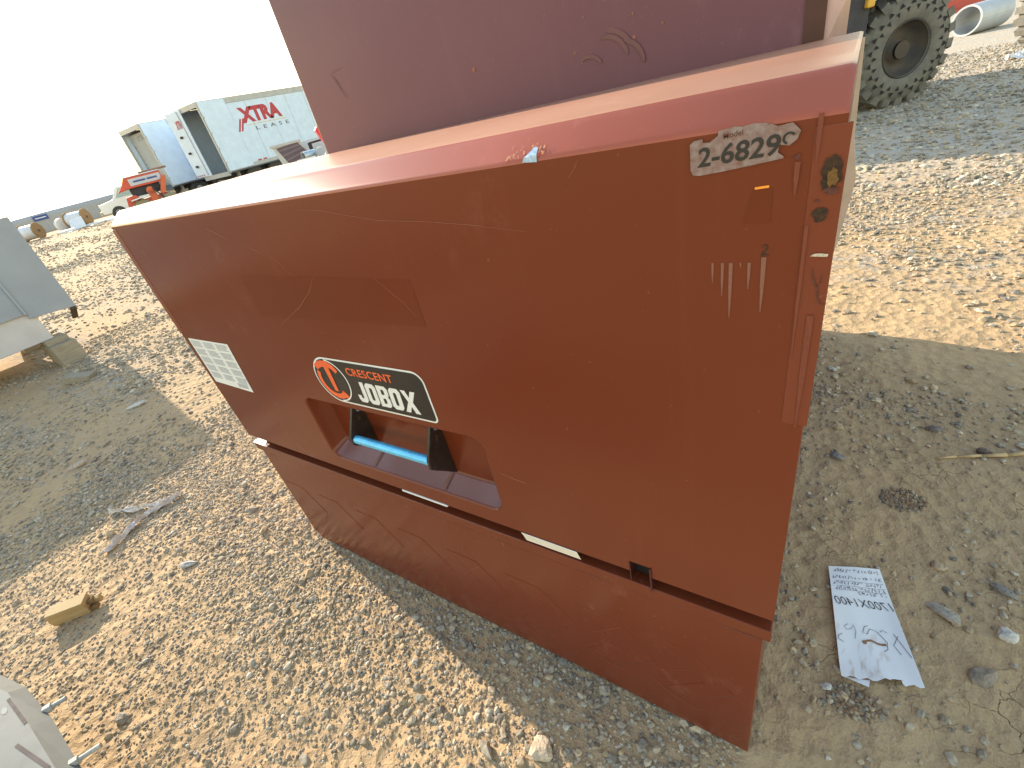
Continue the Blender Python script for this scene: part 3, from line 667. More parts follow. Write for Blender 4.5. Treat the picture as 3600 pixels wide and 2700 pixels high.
part('paint_crack', MB().ribbon([(1.5135, YP, 1.081), (1.5150, YP, 1.072), (1.5175, YP, 1.0655), (1.5195, YP, 1.0620), (1.5205, YP, 1.0530), (1.5225, YP, 1.0480), (1.5265, YP, 1.0455)], 0.0013, (0, 1, 0)).ribbon([(1.5215, YP, 1.077), (1.5212, YP, 1.069), (1.5195, YP, 1.0630)], 0.0010, (0, 1, 0)), RUSTB)
# chipped blue steel on the front top edge, with pale scuffing
mb = MB()
for i in range(46):
    xx = rnd.uniform(1.214, 1.262); zz = ZT+0.0005+abs(rnd.gauss(0, 0.006)); yy = max(0.0, (zz-ZT-0.002)*1.31)
    s_ = rnd.uniform(0.0005, 0.0014)
    mb.add([(xx-s_, yy-0.0008, zz), (xx+s_, yy-0.0008, zz), (xx+s_*.4, yy+s_*2.4-0.0008, zz+s_*1.9), (xx-s_*.5, yy+s_*2.2-0.0008, zz+s_*1.7)], [(0, 1, 2, 3)])
part('scuff_marks', mb, SCR_O)
part('bare_steel_chip', MB().add([(1.236, -0.0012, ZT-0.003), (1.254, -0.0014, ZT-0.0045), (1.2545, -0.0005, ZT+0.003), (1.2545, 0.006, ZT+0.0085), (1.250, 0.0065, ZT+0.0090), (1.244, 0.001, ZT+0.0045), (1.238, -0.0008, ZT+0.001)], [(0, 1, 2, 6), (6, 2, 5), (2, 3, 4, 5)]), STEEL)
# scratches
SCR = [('l',.0012,[(.589,1.133),(.615,1.125),(.634,1.117)]),('l',.0009,[(.653,1.113),(.673,1.101),(.688,1.08),(.711,1.071)]),('l',.001,[(.759,1.071),(.729,1.043),(.669,1.008),(.565,.962)]),
('l',.0008,[(.798,1.185),(.86,1.18),(.926,1.167),(.982,1.157),(1.07,1.15),(1.145,1.141),(1.221,1.129)]),('l',.001,[(.732,1.182),(.736,1.17)]),('l',.0009,[(1.301,1.198),(1.295,1.189),(1.288,1.182)]),('d',.002,[(.773,1.19),(.768,1.18)]),
('l',.0016,[(.474,1.174),(.505,1.162),(.539,1.148)]),('l',.0012,[(.345,1.127),(.333,1.106)]),('o',.0015,[(1.06,.684),(1.091,.678),(1.119,.675)]),
('l',.0008,[(.921,1.07),(.946,1.048),(.971,1.027),(.988,1.003)]),('l',.0012,[(1.001,1.066),(1.002,1.049)]),('l',.0012,[(.224,1.07),(.233,1.064)]),('l',.0012,[(.70,.955),(.712,.953)])]
SCRB = [('l',.001,[(.869,.446),(.848,.324)]),('l',.0012,[(1.181,.221),(1.261,.301)]),('l',.001,[(.991,.152),(1.02,.116),(1.077,.121)]),('l',.001,[(1.144,.156),(1.176,.126),(1.213,.117),(1.255,.115)]),('l',.001,[(1.317,.142),(1.365,.107),(1.407,.094),(1.444,.114)]),('l',.0008,[(1.365,.218),(1.402,.255)]),('l',.001,[(.816,.232),(.89,.302)])]
for S_, yy, par in ((SCR, -0.0005, lf), (SCRB, BY-0.0016, body)):
    for kd, wd, pts in S_:
        part('scratch', MB().ribbon([(a, yy, b) for a, b in pts], wd*0.7, (0, 1, 0)), {'l': SCR_L, 'd': SCR_D, 'o': SCR_O}[kd], par)
part('rusty_seam', MB().ribbon([(1.455, -0.0018, .4590), (1.464, -0.0018, .4580), (1.473, -0.0018, .4600), (1.480, -0.0018, .4588), (1.491, -0.0018, .4602), (1.500, -0.0018, .4592), (1.512, -0.0018, .4610)], 0.0030, (0, 1, 0)), RUSTB, lip)
part('rusty_seam', MB().ribbon([(1.205, -0.0018, .4592), (1.222, -0.0018, .4600), (1.247, -0.0018, .4588)], 0.0022, (0, 1, 0)), RUSTB, lip)
part('bolt_hole', MB().cyl((1.497, 0.0295, 0.503), (1.497, 0.0285, 0.503), 0.004, 10), VOID, lip)

# ------------------------------------------------------------------ maroon cabinet behind
cab = thing('steel_cabinet', 'tall dull maroon steel cabinet standing close behind the brown chest', 'cabinet', (0.87, 1.2, 0))
part('cabinet_body', MB().box((0.268, 0.512, 0.0), (1.470, 1.93, 1.90)), PAINT2, cab, bevel=0.004)
part('edge_trim', MB().box((1.448, 0.5090, 0.02), (1.4755, 0.5115, 1.89)), DARKM, cab)
part('edge_gusset', MB().prism([(1.4758, .513, 1.225), (1.4795, .513, 1.231), (1.497, .513, 1.275), (1.56, .513, 1.44), (1.56, .513, 1.6), (1.4758, .513, 1.6)], (0, 0.006, 0)), PINK, cab)
smf = mat('grease_smear', (0.128, 0.044, 0.055), 0.36, var=0.15, scale=30)
CABY = [0.5110]
def on_cab(pts, w, m, nm):
    CABY[0] -= 0.0003
    return part(nm, MB().ribbon([(a, CABY[0], b) for a, b in pts], w, (0, 1, 0)), m, cab)
for c_, r_, a0, a1, w_ in (((1.135, 1.272), .042, 100, 10, .007), ((1.135, 1.268), .055, 85, 25, .008), ((1.10, 1.262), .030, 120, 30, .006), ((1.165, 1.262), .040, 80, 0, .007)):
    on_cab(arc(c_[0], c_[1], r_, a0, a1, 10), w_, smf, 'grease_smear')
for xx, zz, s_ in ((0.84, 1.325, .006), (1.075, 1.303, .003), (1.19, 1.302, .004), (1.19, 1.335, .0025), (1.24, 1.31, .003), (1.16, 1.37, .003), (1.10, 1.352, .002)):
    part('paint_chip', MB().add([(xx+s_*math.cos(q*1.05)*(.6+.4*(q % 2)), 0.5110, zz+s_*.8*math.sin(q*1.05)) for q in range(6)], [tuple(range(6))]), SCR_L, cab)
on_cab([(.40, 1.405), (.412, 1.385), (.428, 1.345)], .003, SCR_D, 'scratch')
on_cab([(.402, 1.408), (.44, 1.41)], .003, SCR_L, 'scratch')

# ------------------------------------------------------------------ grey steel housing on the left
HOUSE = mat('grey_blue_panel', (0.27, 0.31, 0.36), 0.5, var=0.08, scale=3, rvar=0.1, bump=0.002, bscale=3)
SKIRT = mat('pale_grey_skirt', (0.50, 0.49, 0.50), 0.55, var=0.08, scale=5)
UNDER = mat('dark_underside', (0.06, 0.045, 0.035), 0.8, var=0.3, scale=20)
TIMBER = mat('weathered_timber', (0.24, 0.20, 0.145), 0.85, col2=(0.34, 0.30, 0.225), scale=9, stretch=(8, 1, 8), bump=0.003, bscale=40)
hs = thing('steel_housing', 'grey blue sheet steel housing with pale skirt raised on timber blocks', 'housing', (-5.4, -1.0, 0))
part('housing_body', MB().box((-6.25, -3.0, 0.50), (-4.64, 0.700, 1.29)), HOUSE, hs, bevel=0.01)
for y0, y1 in ((-3.0, -2.05), (-2.04, -1.09), (-1.08, 0.385), (0.398, 0.752)):
    mb = MB().prism([(-4.60, y0, .535 if y1 < .7 else .455+.03), (-4.60, y1, .530 if y1 < .7 else .450), (-4.60, y1, 1.315), (-4.60, y0, 1.315)], (-0.035, 0, 0))
    part('wall_panel', mb, HOUSE, hs, bevel=0.004)
part('panel_rib', MB().box((-4.612, 0.376, 0.525), (-4.585, 0.400, 1.31)), HOUSE, hs, bevel=0.006)
part('end_flap', MB().prism([(-4.62, .700, .452), (-4.62, .748, .450), (-4.80, .748, .34), (-4.80, .700, .34)], (0, 0, -0.02)), UNDER, hs)
part('skirt', MB().box((-6.2, -3.0, 0.255), (-4.63, 0.448, 0.533)), SKIRT, hs, bevel=0.006)
for y_ in (0.345, -2.4):
    b_ = MB().box((-4.84, y_, -0.01), (-4.47, y_+0.205, 0.205))
    o = mesh_obj('timber_block', b_, TIMBER, None, origin=(-4.65, y_+0.1, 0), bevel=0.006)
    tag(o, 'squared timber block under the near corner of the grey housing' if y_ > 0 else 'timber block under the far hidden end of the grey housing', 'timber block', 'timber blocks under the grey housing')
    o2 = mesh_obj('timber_block', MB().box((-6.2, y_, -0.01), (-5.9, y_+0.205, 0.253)), TIMBER, None, origin=(-6.05, y_+0.1, 0), bevel=0.006)
    tag(o2, 'timber block carrying the back of the grey housing behind the near corner' if y_ > 0 else 'timber block at the back hidden corner of the grey housing', 'timber block', 'timber blocks under the grey housing')
    part('shim', MB().box((-4.80, y_+.01, 0.2055), (-4.56, y_+.19, 0.2545)), TIMBER, o)

# ------------------------------------------------------------------ grey slotted steel base in the near left corner
BASEM = mat('light_grey_enamel', (0.135, 0.137, 0.128), 0.6, var=0.10, scale=9, rvar=0.1)
SLOT = mat('slot_brown', (0.075, 0.055, 0.05), 0.8, var=0.3, scale=40)
bs = thing('slotted_steel_base', 'light grey slotted steel equipment base with protruding bolts in the bottom left corner', 'equipment base', (-0.1, -1.05, 0))
rim_t = [(-0.30, -1.30), (-0.30, -0.835), (-0.046, -0.778), (0.13, -0.770), (0.335, -0.764), (0.36, -1.30)]
rim_o = [(-0.33, -1.30), (-0.33, -0.818), (-0.065, -0.757), (0.12, -0.744), (0.355, -0.742), (0.385, -1.30)]
rim_b = [(-0.25, -1.30), (-0.25, -0.92), (-0.02, -0.88), (0.12, -0.86), (0.24, -0.86), (0.26, -1.30)]
mb = MB()
mb.add([(a, b, 0.300) for a, b in rim_t]+[(a, b, 0.268) for a, b in rim_o]+[(a, b, -0.01) for a, b in rim_b],
       [(0, 1, 2, 3, 4, 5)]+[(i, (i+1) % 6, 6+(i+1) % 6, 6+i) for i in range(6)]+[(6+i, 6+(i+1) % 6, 12+(i+1) % 6, 12+i) for i in range(6)]+[(17, 16, 15, 14, 13, 12)])
part('base_shell', mb, BASEM, bs)
for a, b in (((-0.021, -0.7815), (0.110, -0.7735)), ((0.150, -0.800), (0.292, -0.772))):
    part('slot', MB().ribbon([(a[0], a[1], .3008), ((a[0]+b[0])/2, (a[1]+b[1])/2, .3008), (b[0], b[1], .3008)], 0.0070, (0, 0, 1), taper=False), SLOT, bs)
part('grease_spot', MB().add([(0.01+.014*math.cos(q*.7), -.795+.006*math.sin(q*.7), .3006) for q in range(9)], [tuple(range(9))]), mat('grease', (0.2, 0.2, 0.195), 0.5, var=0.2, scale=60), bs)
for p0, p1 in (((0.075, -0.745, .268), (0.092, -0.708, .268)), ((0.300, -0.748, .272), (0.322, -0.700, .272))):
    bo = part('bolt', MB().cyl(p0, p1, 0.0055, 12), STEEL if False else mat('zinc', (0.36, 0.35, 0.31), 0.5, metal=0.0, var=0.2, scale=200), bs)
    d = (Vector(p1)-Vector(p0)).normalized()
    part('nut', MB().cyl(Vector(p0)-d*0.004, Vector(p0)+d*0.012, 0.0105, 6), mat('zinc_nut', (0.44, 0.43, 0.38), 0.5, metal=0.0, var=0.2, scale=200), bo)

# ------------------------------------------------------------------ offcut of timber, plastic strip, dry stalk, paper note
PINE = mat('cut_pine', (0.36, 0.235, 0.10), 0.8, col2=(0.47, 0.33, 0.16), scale=7, stretch=(1, 9, 9), bump=0.001, bscale=60)
mb = MB().box((-0.062, -0.026, 0), (0.062, 0.026, 0.058))
blk = mesh_obj('wood_offcut', mb, PINE, None, origin=(0, 0, 0), bevel=0.0025)
blk.location = (-0.665, -0.640, gz(-.665, -.64)+0.002); blk.rotation_euler = (0.05, 0.03, rad(52))
tag(blk, 'short sawn pine offcut with a split end on the sunlit dirt', 'wood block')
ORG[blk.name] = Vector()
for i, (s0, s1) in enumerate((((.062, -.020, .004), (.088, -.004, .018)), ((.062, .002, .012), (.096, .018, .034)), ((.062, -.010, .030), (.080, .012, .041)))):
    mesh_obj('split_end', MB().prism([s0, (s1[0], s0[1], s0[2]), (s1[0]*1.02, s1[1], s0[2]+.003), (s0[0], s1[1], s0[2])], (-0.003, 0, s1[2]-s0[2])), mat('dark_splinter', (0.20, 0.11, 0.045), 0.9, var=0.3, scale=80) if i != 1 else PINE, blk, local=True)
blk2 = mesh_obj('wood_offcut', MB().prism([(-.10, -.05, 0), (.10, -.05, 0), (.10, .05, 0), (-.10, .05, 0)], (0.01, 0, .06)), TIMBER, None, origin=(0, 0, 0), bevel=0.004)
blk2.location = (-3.75, 0.27, 0.0); blk2.rotation_euler = (0, 0.2, 0.7); tag(blk2, 'brown square wood scrap lying in the shade beside the grey housing', 'wood block')

PLAST = mat('dirty_plastic_film', (0.70, 0.67, 0.64), 0.4, col2=(0.42, 0.38, 0.36), scale=30, bump=0.004, bscale=60)
def crumple(mb, pts, w, amp, seed):
    R = random.Random(seed); rows = []; n = len(pts)
    dense = []
    for i in range(n-1):
        for k in range(8): dense.append(Vector(pts[i]).lerp(Vector(pts[i+1]), k/8))
    dense.append(Vector(pts[-1])); V = []; m = 7
    for i, p in enumerate(dense):
        d = (dense[min(i+1, len(dense)-1)]-dense[max(i-1, 0)]).normalized(); q = Vector((-d.y, d.x, 0))
        ww = w*(0.55+0.45*math.sin(i*0.7+seed)+0.15*R.random())
        for j in range(m):
            u = (j/(m-1)-.5); h = abs(math.sin(j*1.7+i*.35+seed))*amp*(.5+R.random())*(1-abs(u)*1.2)
            V.append((p.x+q.x*ww*u, p.y+q.y*ww*u, gz(p.x, p.y)+0.003+max(0, h)))
    return mb.add(V, [(i*m+j, i*m+j+1, (i+1)*m+j+1, (i+1)*m+j) for i in range(len(dense)-1) for j in range(m-1)])
mb = crumple(MB(), [(-.905, -.455, 0), (-.945, -.36, 0), (-.985, -.26, 0), (-.955, -.17, 0), (-.945, -.11, 0)], 0.036, 0.028, 1)
crumple(mb, [(-1.215, -.335, 0), (-1.09, -.27, 0), (-.99, -.19, 0), (-.945, -.125, 0)], 0.034, 0.028, 3)
film = mesh_obj('plastic_film', mb, PLAST, None, origin=(-1.0, -0.26, 0), smooth=False)
tag(film, 'crumpled greyish plastic film strip lying on the dirt left of the chest', 'plastic film')

STALK = mat('dry_stalk', (0.46, 0.33, 0.17), 0.8, var=0.2, scale=30)
mb = MB(); P = [(1.888, 1.078), (1.94, 1.103), (2.0, 1.128), (2.06, 1.150), (2.13, 1.185), (2.22, 1.215)]
for i in range(5):
    a, b = P[i], P[i+1]; mb.cyl((*a, gz(*a)+.007), (*b, gz(*b)+.007), 0.0025+.0012*i, 8, 0.0025+.0012*(i+1))
stalk = mesh_obj('dry_stalk', mb, STALK, None, origin=(2.05, 1.15, 0), smooth=True)
tag(stalk, 'dry straw coloured stalk on the mud near the right edge', 'stalk')

PAPER = mat('note_paper', (0.82, 0.82, 0.83), 0.8, col2=(0.86, 0.86, 0.86), scale=9)
nt2 = PAPER.node_tree; bb = nt2.nodes['Principled BSDF']
tcp = nt2.nodes.new('ShaderNodeTexCoord'); nzp = nt2.nodes.new('ShaderNodeTexNoise'); nzp.inputs['Scale'].default_value = 30; nzp.inputs['Detail'].default_value = 6
mpp = nt2.nodes.new('ShaderNodeMapping'); mpp.inputs['Scale'].default_value = (2.2, .8, 1); mpp.inputs['Rotation'].default_value = (0, 0, .5)
nt2.links.new(tcp.outputs['Object'], mpp.inputs[0]); nt2.links.new(mpp.outputs[0], nzp.inputs[0])
sepp = nt2.nodes.new('ShaderNodeSeparateXYZ'); nt2.links.new(tcp.outputs['Object'], sepp.inputs[0])
mk = nt2.nodes.new('ShaderNodeMapRange'); mk.inputs[1].default_value = 0.54; mk.inputs[2].default_value = 0.70; mk.inputs[4].default_value = 0.55; nt2.links.new(nzp.outputs[0], mk.inputs[0])
my = nt2.nodes.new('ShaderNodeMapRange'); my.inputs[1].default_value = 0.02; my.inputs[2].default_value = -0.10; nt2.links.new(sepp.outputs['Y'], my.inputs[0])
mm = nt2.nodes.new('ShaderNodeMath'); mm.operation = 'MULTIPLY'; nt2.links.new(mk.outputs[0], mm.inputs[0]); nt2.links.new(my.outputs[0], mm.inputs[1])
mxp = nt2.nodes.new('ShaderNodeMix'); mxp.data_type = 'RGBA'; nt2.links.new(mm.outputs[0], mxp.inputs[0])
old = bb.inputs['Base Color'].links[0].from_socket; nt2.links.new(old, mxp.inputs[6]); mxp.inputs[7].default_value = (0.45, 0.30, 0.20, 1); nt2.links.new(mxp.outputs[2], bb.inputs['Base Color'])
Q = [Vector((1.628, .539)), Vector((1.740, .575)), Vector((1.814, .289)), Vector((1.667, .247))]    # far left, far right, near right, near left
def pap(u, v):   # u across, v from the far edge
    p = Q[0].lerp(Q[1], u).lerp(Q[3].lerp(Q[2], u), v)
    z = 0.0075+0.0022*math.sin(5*v+3*u)+0.0030*max(0, math.sin(9*(u-.35*v)))*(v > .3)*(v-.3)+0.010*max(0, v-.9)*(1-u)*4+0.004*max(0, u-.85)*6*v
    return Vector((p.x, p.y, gz(p.x, p.y)*0.3+z))
note = thing('paper_note', 'crumpled white paper with upside down handwriting on the mud right of the chest', 'paper', (1.71, .41, 0))
mb = MB(); nu, nv = 18, 34
V = []
for j in range(nv+1):
    for i in range(nu+1):
        v = j/nv; u = i/nu
        if j == nv: v = 1+0.012*math.sin(i*1.9)-(.03 if 9 < i < 14 else 0)
        V.append(pap(u, v))
mb.add(V, [(j*(nu+1)+i, j*(nu+1)+i+1, (j+1)*(nu+1)+i+1, (j+1)*(nu+1)+i) for j in range(nv) for i in range(nu)])
part('sheet', mb, PAPER, note, smooth=True)
part('folded_corner', MB().add([pap(.05, 1.0)+Vector((0, 0, -.004)), pap(.36, 1.0)+Vector((0, 0, -.004)), pap(.33, 1.055)+Vector((0, 0, -.004))], [(0, 1, 2)]), PAPER, note)
def pen(mb, uv, w):
    pts = [pap(a, b)+Vector((0, 0, 0.0012)) for a, b in uv]; return mb.ribbon(pts, w, (0, 0, 1), taper=False)
wr = MB(); R = random.Random(4)
for ln, (v0, u0, u1, bld) in enumerate(((.045, .10, .93, .0010), (.115, .06, .95, .0009), (.175, .05, .93, .0009), (.225, .10, .95, .0009), (.265, .45, .95, .0009))):
    u = u1
    while u > u0:
        wd = R.uniform(.025, .05); st = [(u, v0+R.uniform(-.018, .018))]
        for q in range(R.randint(3, 5)): st.append((u-wd*R.uniform(0, 1), v0+R.uniform(-.020, .020)))
        pen(wr, st, bld); u -= wd*R.uniform(1.1, 1.5)+(.03 if R.random() < .12 else 0)
for v0 in (.155, .205, .245): pen(wr, [(.97, v0), (.7, v0+.003), (.4, v0-.002), (.1, v0+.002)], .0006)
part('small_handwriting', wr, INKB, note)
tv, tf = text_geo('1700X1400', offset=-0.010, shear=0.35)
mb = MB().add([pap(.985-.95*a, .385-.072*b+.02*(1-a))+Vector((0, 0, .0014)) for a, b in tv], tf)
part('bold_figures', mb, INK, note)
bg_ = MB()
pen(bg_, [(.90, .62), (.80, .70), (.86, .77)], .0013); pen(bg_, [(.85, .60), (.98, .79)], .0013)
pen(bg_, [(.76, .60), (.70, .58), (.66, .60)], .0012)
pen(bg_, [(.50, .555), (.44, .57), (.40, .62), (.46, .63), (.52, .58), (.62, .60), (.72, .68), (.70, .74), (.64, .76)], .0013)
pen(bg_, [(.20, .56), (.14, .58), (.16, .61), (.24, .60), (.28, .56), (.30, .62), (.27, .68)], .0011); pen(bg_, [(.09, .65), (.03, .67), (.03, .70), (.10, .72)], .0012)
part('loose_scrawl', bg_, mat('grey_pen', (0.12, 0.12, 0.17), 0.7, var=0.2, scale=200), note)
dv = MB(); pen(dv, [(.38, .70), (.45, .685), (.50, .68), (.58, .70), (.64, .705), (.70, .70)], .0050); pen(dv, [(.37, .705), (.42, .700)], .008)
part('mud_streak', dv, mat('mud_streak', (0.30, 0.155, 0.075), 0.9, var=0.3, scale=120), note)

# ------------------------------------------------------------------ box trailers
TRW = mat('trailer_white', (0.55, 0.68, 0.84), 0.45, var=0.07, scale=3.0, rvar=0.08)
TRIN = mat('trailer_inner', (0.34, 0.35, 0.34), 0.7, var=0.10, scale=1.2)
TRG = mat('trailer_rail_grey', (0.40, 0.41, 0.41), 0.5, var=0.1, scale=4)
TRD = mat('trailer_dark', (0.035, 0.035, 0.04), 0.8, var=0.3, scale=6)
TRB = mat('bumper_slate', (0.09, 0.11, 0.14), 0.7, var=0.2, scale=3)
TRR = mat('trailer_red', (0.42, 0.035, 0.05), 0.5, var=0.1, scale=6)
TRX = mat('trailer_letter_dark', (0.10, 0.09, 0.12), 0.6, var=0.2, scale=6)
TRY = mat('trailer_gold_line', (0.60, 0.50, 0.28), 0.5, var=0.1, scale=6)
RUB = mat('tyre_rubber', (0.035, 0.035, 0.034), 0.85, col2=(0.075, 0.070, 0.062), scale=20)
def trailer(x0, y0, wd, label, right):
    root = thing('box_trailer', label, 'trailer', (x0, y0, 0), 0, 'white box trailers parked side by side')
    L_ = 14.6; zf, zt = 1.03, 4.10
    P = lambda nm, mb, m_, par=root, **k: mesh_obj(nm, mb, m_, par, local=True, **k)
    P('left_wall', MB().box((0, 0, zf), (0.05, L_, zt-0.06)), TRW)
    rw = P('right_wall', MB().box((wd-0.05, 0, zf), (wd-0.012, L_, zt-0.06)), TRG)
    for q in range(12):
        P('side_panel', MB().box((wd-0.012, 0.012+1.216*q, zf+0.10), (wd+0.0, 1.208+1.216*q, 3.84)), TRW, rw)
    P('top_rail', MB().box((wd-0.05, 0, 3.85), (wd+0.015, L_, zt)), TRG, rw)
    P('bottom_rail', MB().box((wd-0.05, 0, zf-0.06), (wd+0.015, L_, zf+0.09)), TRG, rw)
    P('roof', MB().box((0, 0, zt-0.05), (wd, L_, zt+0.01)), TRG)
    P('floor', MB().box((0.0, 0, zf-0.12), (wd, L_, zf)), TRB)
    P('nose', MB().box((0, L_-0.05, zf), (wd, L_, zt)), TRW)
    P('rear_frame', MB().box((-.02, -.04, zf-.1), (.10, .06, zt)).box((wd-.10, -.04, zf-.1), (wd+.02, .06, zt)).box((0.10, -.04, zt-.22), (wd-.10, .06, zt+.012)), TRG, bevel=.01)
    P('bumper', MB().box((0.05, -.08, 0.82), (wd-.05, .02, 1.02)), TRB if not right else TRG)
    P('underframe', MB().box((.5, .3, .70), (wd-.5, 9, .90)), TRD)
    for xx in (0.12, wd-0.72):
        P('mudflap', MB().box((xx, .55, .25), (xx+.55, .57, .95)), TRG)
    for yy in (1.4, 2.7):
        for xa, xb in ((0.10, 0.62), (wd-0.62, wd-0.10)):
            w_ = P('wheel', MB().lathe((xa, yy, .50), (1, 0, 0), [(.20, .04), (.26, 0), (.46, .01), (.50, .06), (.50, xb-xa-.06), (.46, xb-xa-.01), (.26, xb-xa), (.20, xb-xa-.04)], 24), RUB, smooth=True)
            P('hub', MB().cyl((xa+.06, yy, .5), (xb-.06, yy, .5), .2, 14), TRG, w_)
    # right door folded flat along the side
    dr = P('door', MB().box((wd+.03, .0, zf-.03), (wd+.075, 1.37, 4.07)), TRW, bevel=.01)
    for zz in (1.35, 2.0, 2.7, 3.4): P('hinge', MB().box((wd+.0, -.05, zz), (wd+.10, .03, zz+.09)), TRG, dr)
    if right:
        c, s = math.cos(rad(-6)), math.sin(rad(-6))
        mb = MB().prism([(-.42, -.20, zf+.02), (.98, -.10, zf-.02), (.98, -.05, zf-.02), (-.42, -.15, zf+.02)], (0, 0, 3.03))
        dl = P('door', mb, TRW, bevel=.01)
        P('lock_rod', MB().cyl((.72, -.14, zf+.05), (.72, -.14, zf+2.98), .018, 8), TRG, dl)
        for zz in (1.5, 2.15, 2.9): P('lock_catch', MB().box((.05, -.24, zz), (.22, -.16, zz+.10)), TRD, dl)
        P('door_lettering', text_on(MB(), 'XTRA', (.10, -.178, 3.30), (.62, .045, 0), (0.05, 0, .36), offset=.03, shear=.15), TRR, dl)
        for q in range(4): P('reflector', MB().box((-.30+.20*q, -.215+.014*q, zf+.06), (-.20+.20*q, -.205+.014*q, zf+.11)), TRR, dl)
        P('back_wall_load', MB().box((.3, 5.0, zf+.01), (wd-.25, 5.1, zt-.35)), TRIN)
        for bx, by, bh in ((1.75, .7, .75), (2.0, .9, .9), (2.2, .65, .55)): P('stored_board', MB().box((bx, by, zf+.01), (bx+.12, by+.05, zf+bh)), CREAMP)
        Z = 2.72; yl = 1.55
        lg_ = P('side_lettering', text_on(MB(), 'XTRA', (wd+.004, 1.82, 2.88), (0, 2.45, 0), (0, .0, .70), offset=.06, shear=.0), TRR, rw)
        for k_ in range(2): P('letter_stripe', MB().prism([(wd+.005, 1.42+.16*k_, 2.56), (wd+.005, 1.52+.16*k_, 2.56), (wd+.005, 1.84+.16*k_, 3.10), (wd+.005, 1.74+.16*k_, 3.10)], (.001, 0, 0)), TRR, rw)
        P('gold_line', MB().box((wd+.003, 2.0, 2.77), (wd+.006, 4.45, 2.80)), TRY, rw)
        P('small_side_lettering', text_on(MB(), 'LEASE', (wd+.004, 2.45, 2.50), (0, 2.05, 0), (0, 0, .17), offset=.01, space=1.9), TRX, rw)
        for yy in (1.75, 2.08): P('side_reflector', MB().box((wd+.003, yy, 1.14), (wd+.02, yy+.20, 1.20)), TRR, rw)
    else:
        bk = P('inner_partition', MB().box((.06, .30, zf+.02), (wd-.06, .34, zt-.30)), TRIN)
        P('partition_lettering', text_on(MB(), 'XTRA', (.95, .297, 3.42), (1.0, 0, 0), (0, 0, .24), offset=.01, space=1.3), TRX, bk)
        for q, ch in enumerate('ROA00800'):
            P('partition_figure', text_on(MB(), ch, (.16+.05*(q > 2), .297, 3.12-.22*q), (.12, 0, 0), (0, 0, .15), offset=.01), TRX, bk)
        P('sill', MB().box((.06, .0, zf-.02), (wd-.06, .29, zf+.06)), TRB)
    return root
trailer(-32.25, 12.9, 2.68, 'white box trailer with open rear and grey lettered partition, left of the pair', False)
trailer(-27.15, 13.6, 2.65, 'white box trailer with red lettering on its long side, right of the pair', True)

# ------------------------------------------------------------------ cable drums, sheets, shed
WOODF = mat('drum_flange_wood', (0.26, 0.15, 0.065), 0.85, col2=(0.36, 0.22, 0.105), scale=5, stretch=(1, 1, 6))
WRAP = mat('drum_wrap', (0.62, 0.63, 0.66), 0.5, var=0.08, scale=6)
WRAPG = mat('drum_wrap_grey', (0.30, 0.30, 0.31), 0.6, var=0.1, scale=6)
def drum(loc, r, length, ang, label, wrap=WRAP, core=0.82, flange=True):
    root = thing('cable_drum', label, 'cable drum', (loc[0], loc[1], 0), ang, 'cable drums lying on their rims')
    P = lambda nm, mb, m_, par=root, **k: mesh_obj(nm, mb, m_, par, local=True, **k)
    for s in (0, 1):
        x0 = -0.06+s*(length)
        fl = P('flange', MB().cyl((x0, 0, r), (x0+.06, 0, r), r, 36), WOODF if flange else wrap, bevel=.006)
        if flange:
            for q in range(-3, 4):
                h = math.sqrt(max(.01, (r*.97)**2-(q*r*.26)**2))
                P('board_gap', MB().box((x0-.003, q*r*.26-.008, r-h), (x0+.0, q*r*.26+.008, r+h)), UNDER, fl)
            P('hub_plate', MB().cyl((x0-.012, 0, r), (x0, 0, r), r*.16, 12), UNDER, fl)
    P('wound_cable', MB().lathe((0, 0, r), (1, 0, 0), [(r*core, .0)]+[(r*core+(.02 if k % 2 else 0), length*k/10) for k in range(1, 10)]+[(r*core, length)], 28), wrap, smooth=True)
    return root
A0 = rad(190)
drum((-38.9, 7.18), .47, .75, rad(221), 'brown ended cable drum half hidden by the grey housing, leftmost of the drums')
drum((-39.2, 8.45), .47, 1.0, rad(221), 'brown ended cable drum with pale wrap in the middle of the row')
drum((-38.7, 10.95), .50, 1.1, rad(221), 'brown ended cable drum at the right end of the row near the pickup')
drum((-40.1, 9.95), .40, .40, A0+rad(170), 'small all white reel just right of the middle brown drum', WRAP, .9, False)
drum((-40.2, 10.45), .40, .35, A0+rad(170), 'small white reel with grey rim in the middle of the small reels', WRAP, .9, False)
drum((-40.3, 10.95), .42, .40, A0+rad(170), 'small dark banded reel left of the right brown drum', WRAPG, .9, False)
SHEET = mat('white_sheet', (0.66, 0.68, 0.72), 0.5, var=0.06, scale=3)
o = mesh_obj('scrap_sheet', MB().prism([(-37.6, 9.55, .02), (-37.5, 10.35, .02), (-37.9, 10.5, .62), (-38.0, 9.85, .55)], (-.03, 0, .02)), SHEET, None, origin=(-37.8, 10, 0)); tag(o, 'tilted white scrap sheet leaning in front of the small reels', 'sheet')
o = mesh_obj('scrap_sheet', MB().box((-37.6, 8.9, .0), (-36.9, 9.6, .14)), SHEET, None, origin=(-37.2, 9.3, 0), bevel=.01); tag(o, 'flat white scrap slab on the ground right of the middle drum', 'sheet')
o = mesh_obj('scrap_sheet', MB().box((-37.4, 10.35, .0), (-36.8, 11.3, .12)), SHEET, None, origin=(-37.1, 10.8, 0), bevel=.01); tag(o, 'low white scrap stack below the tilted sheet', 'sheet')
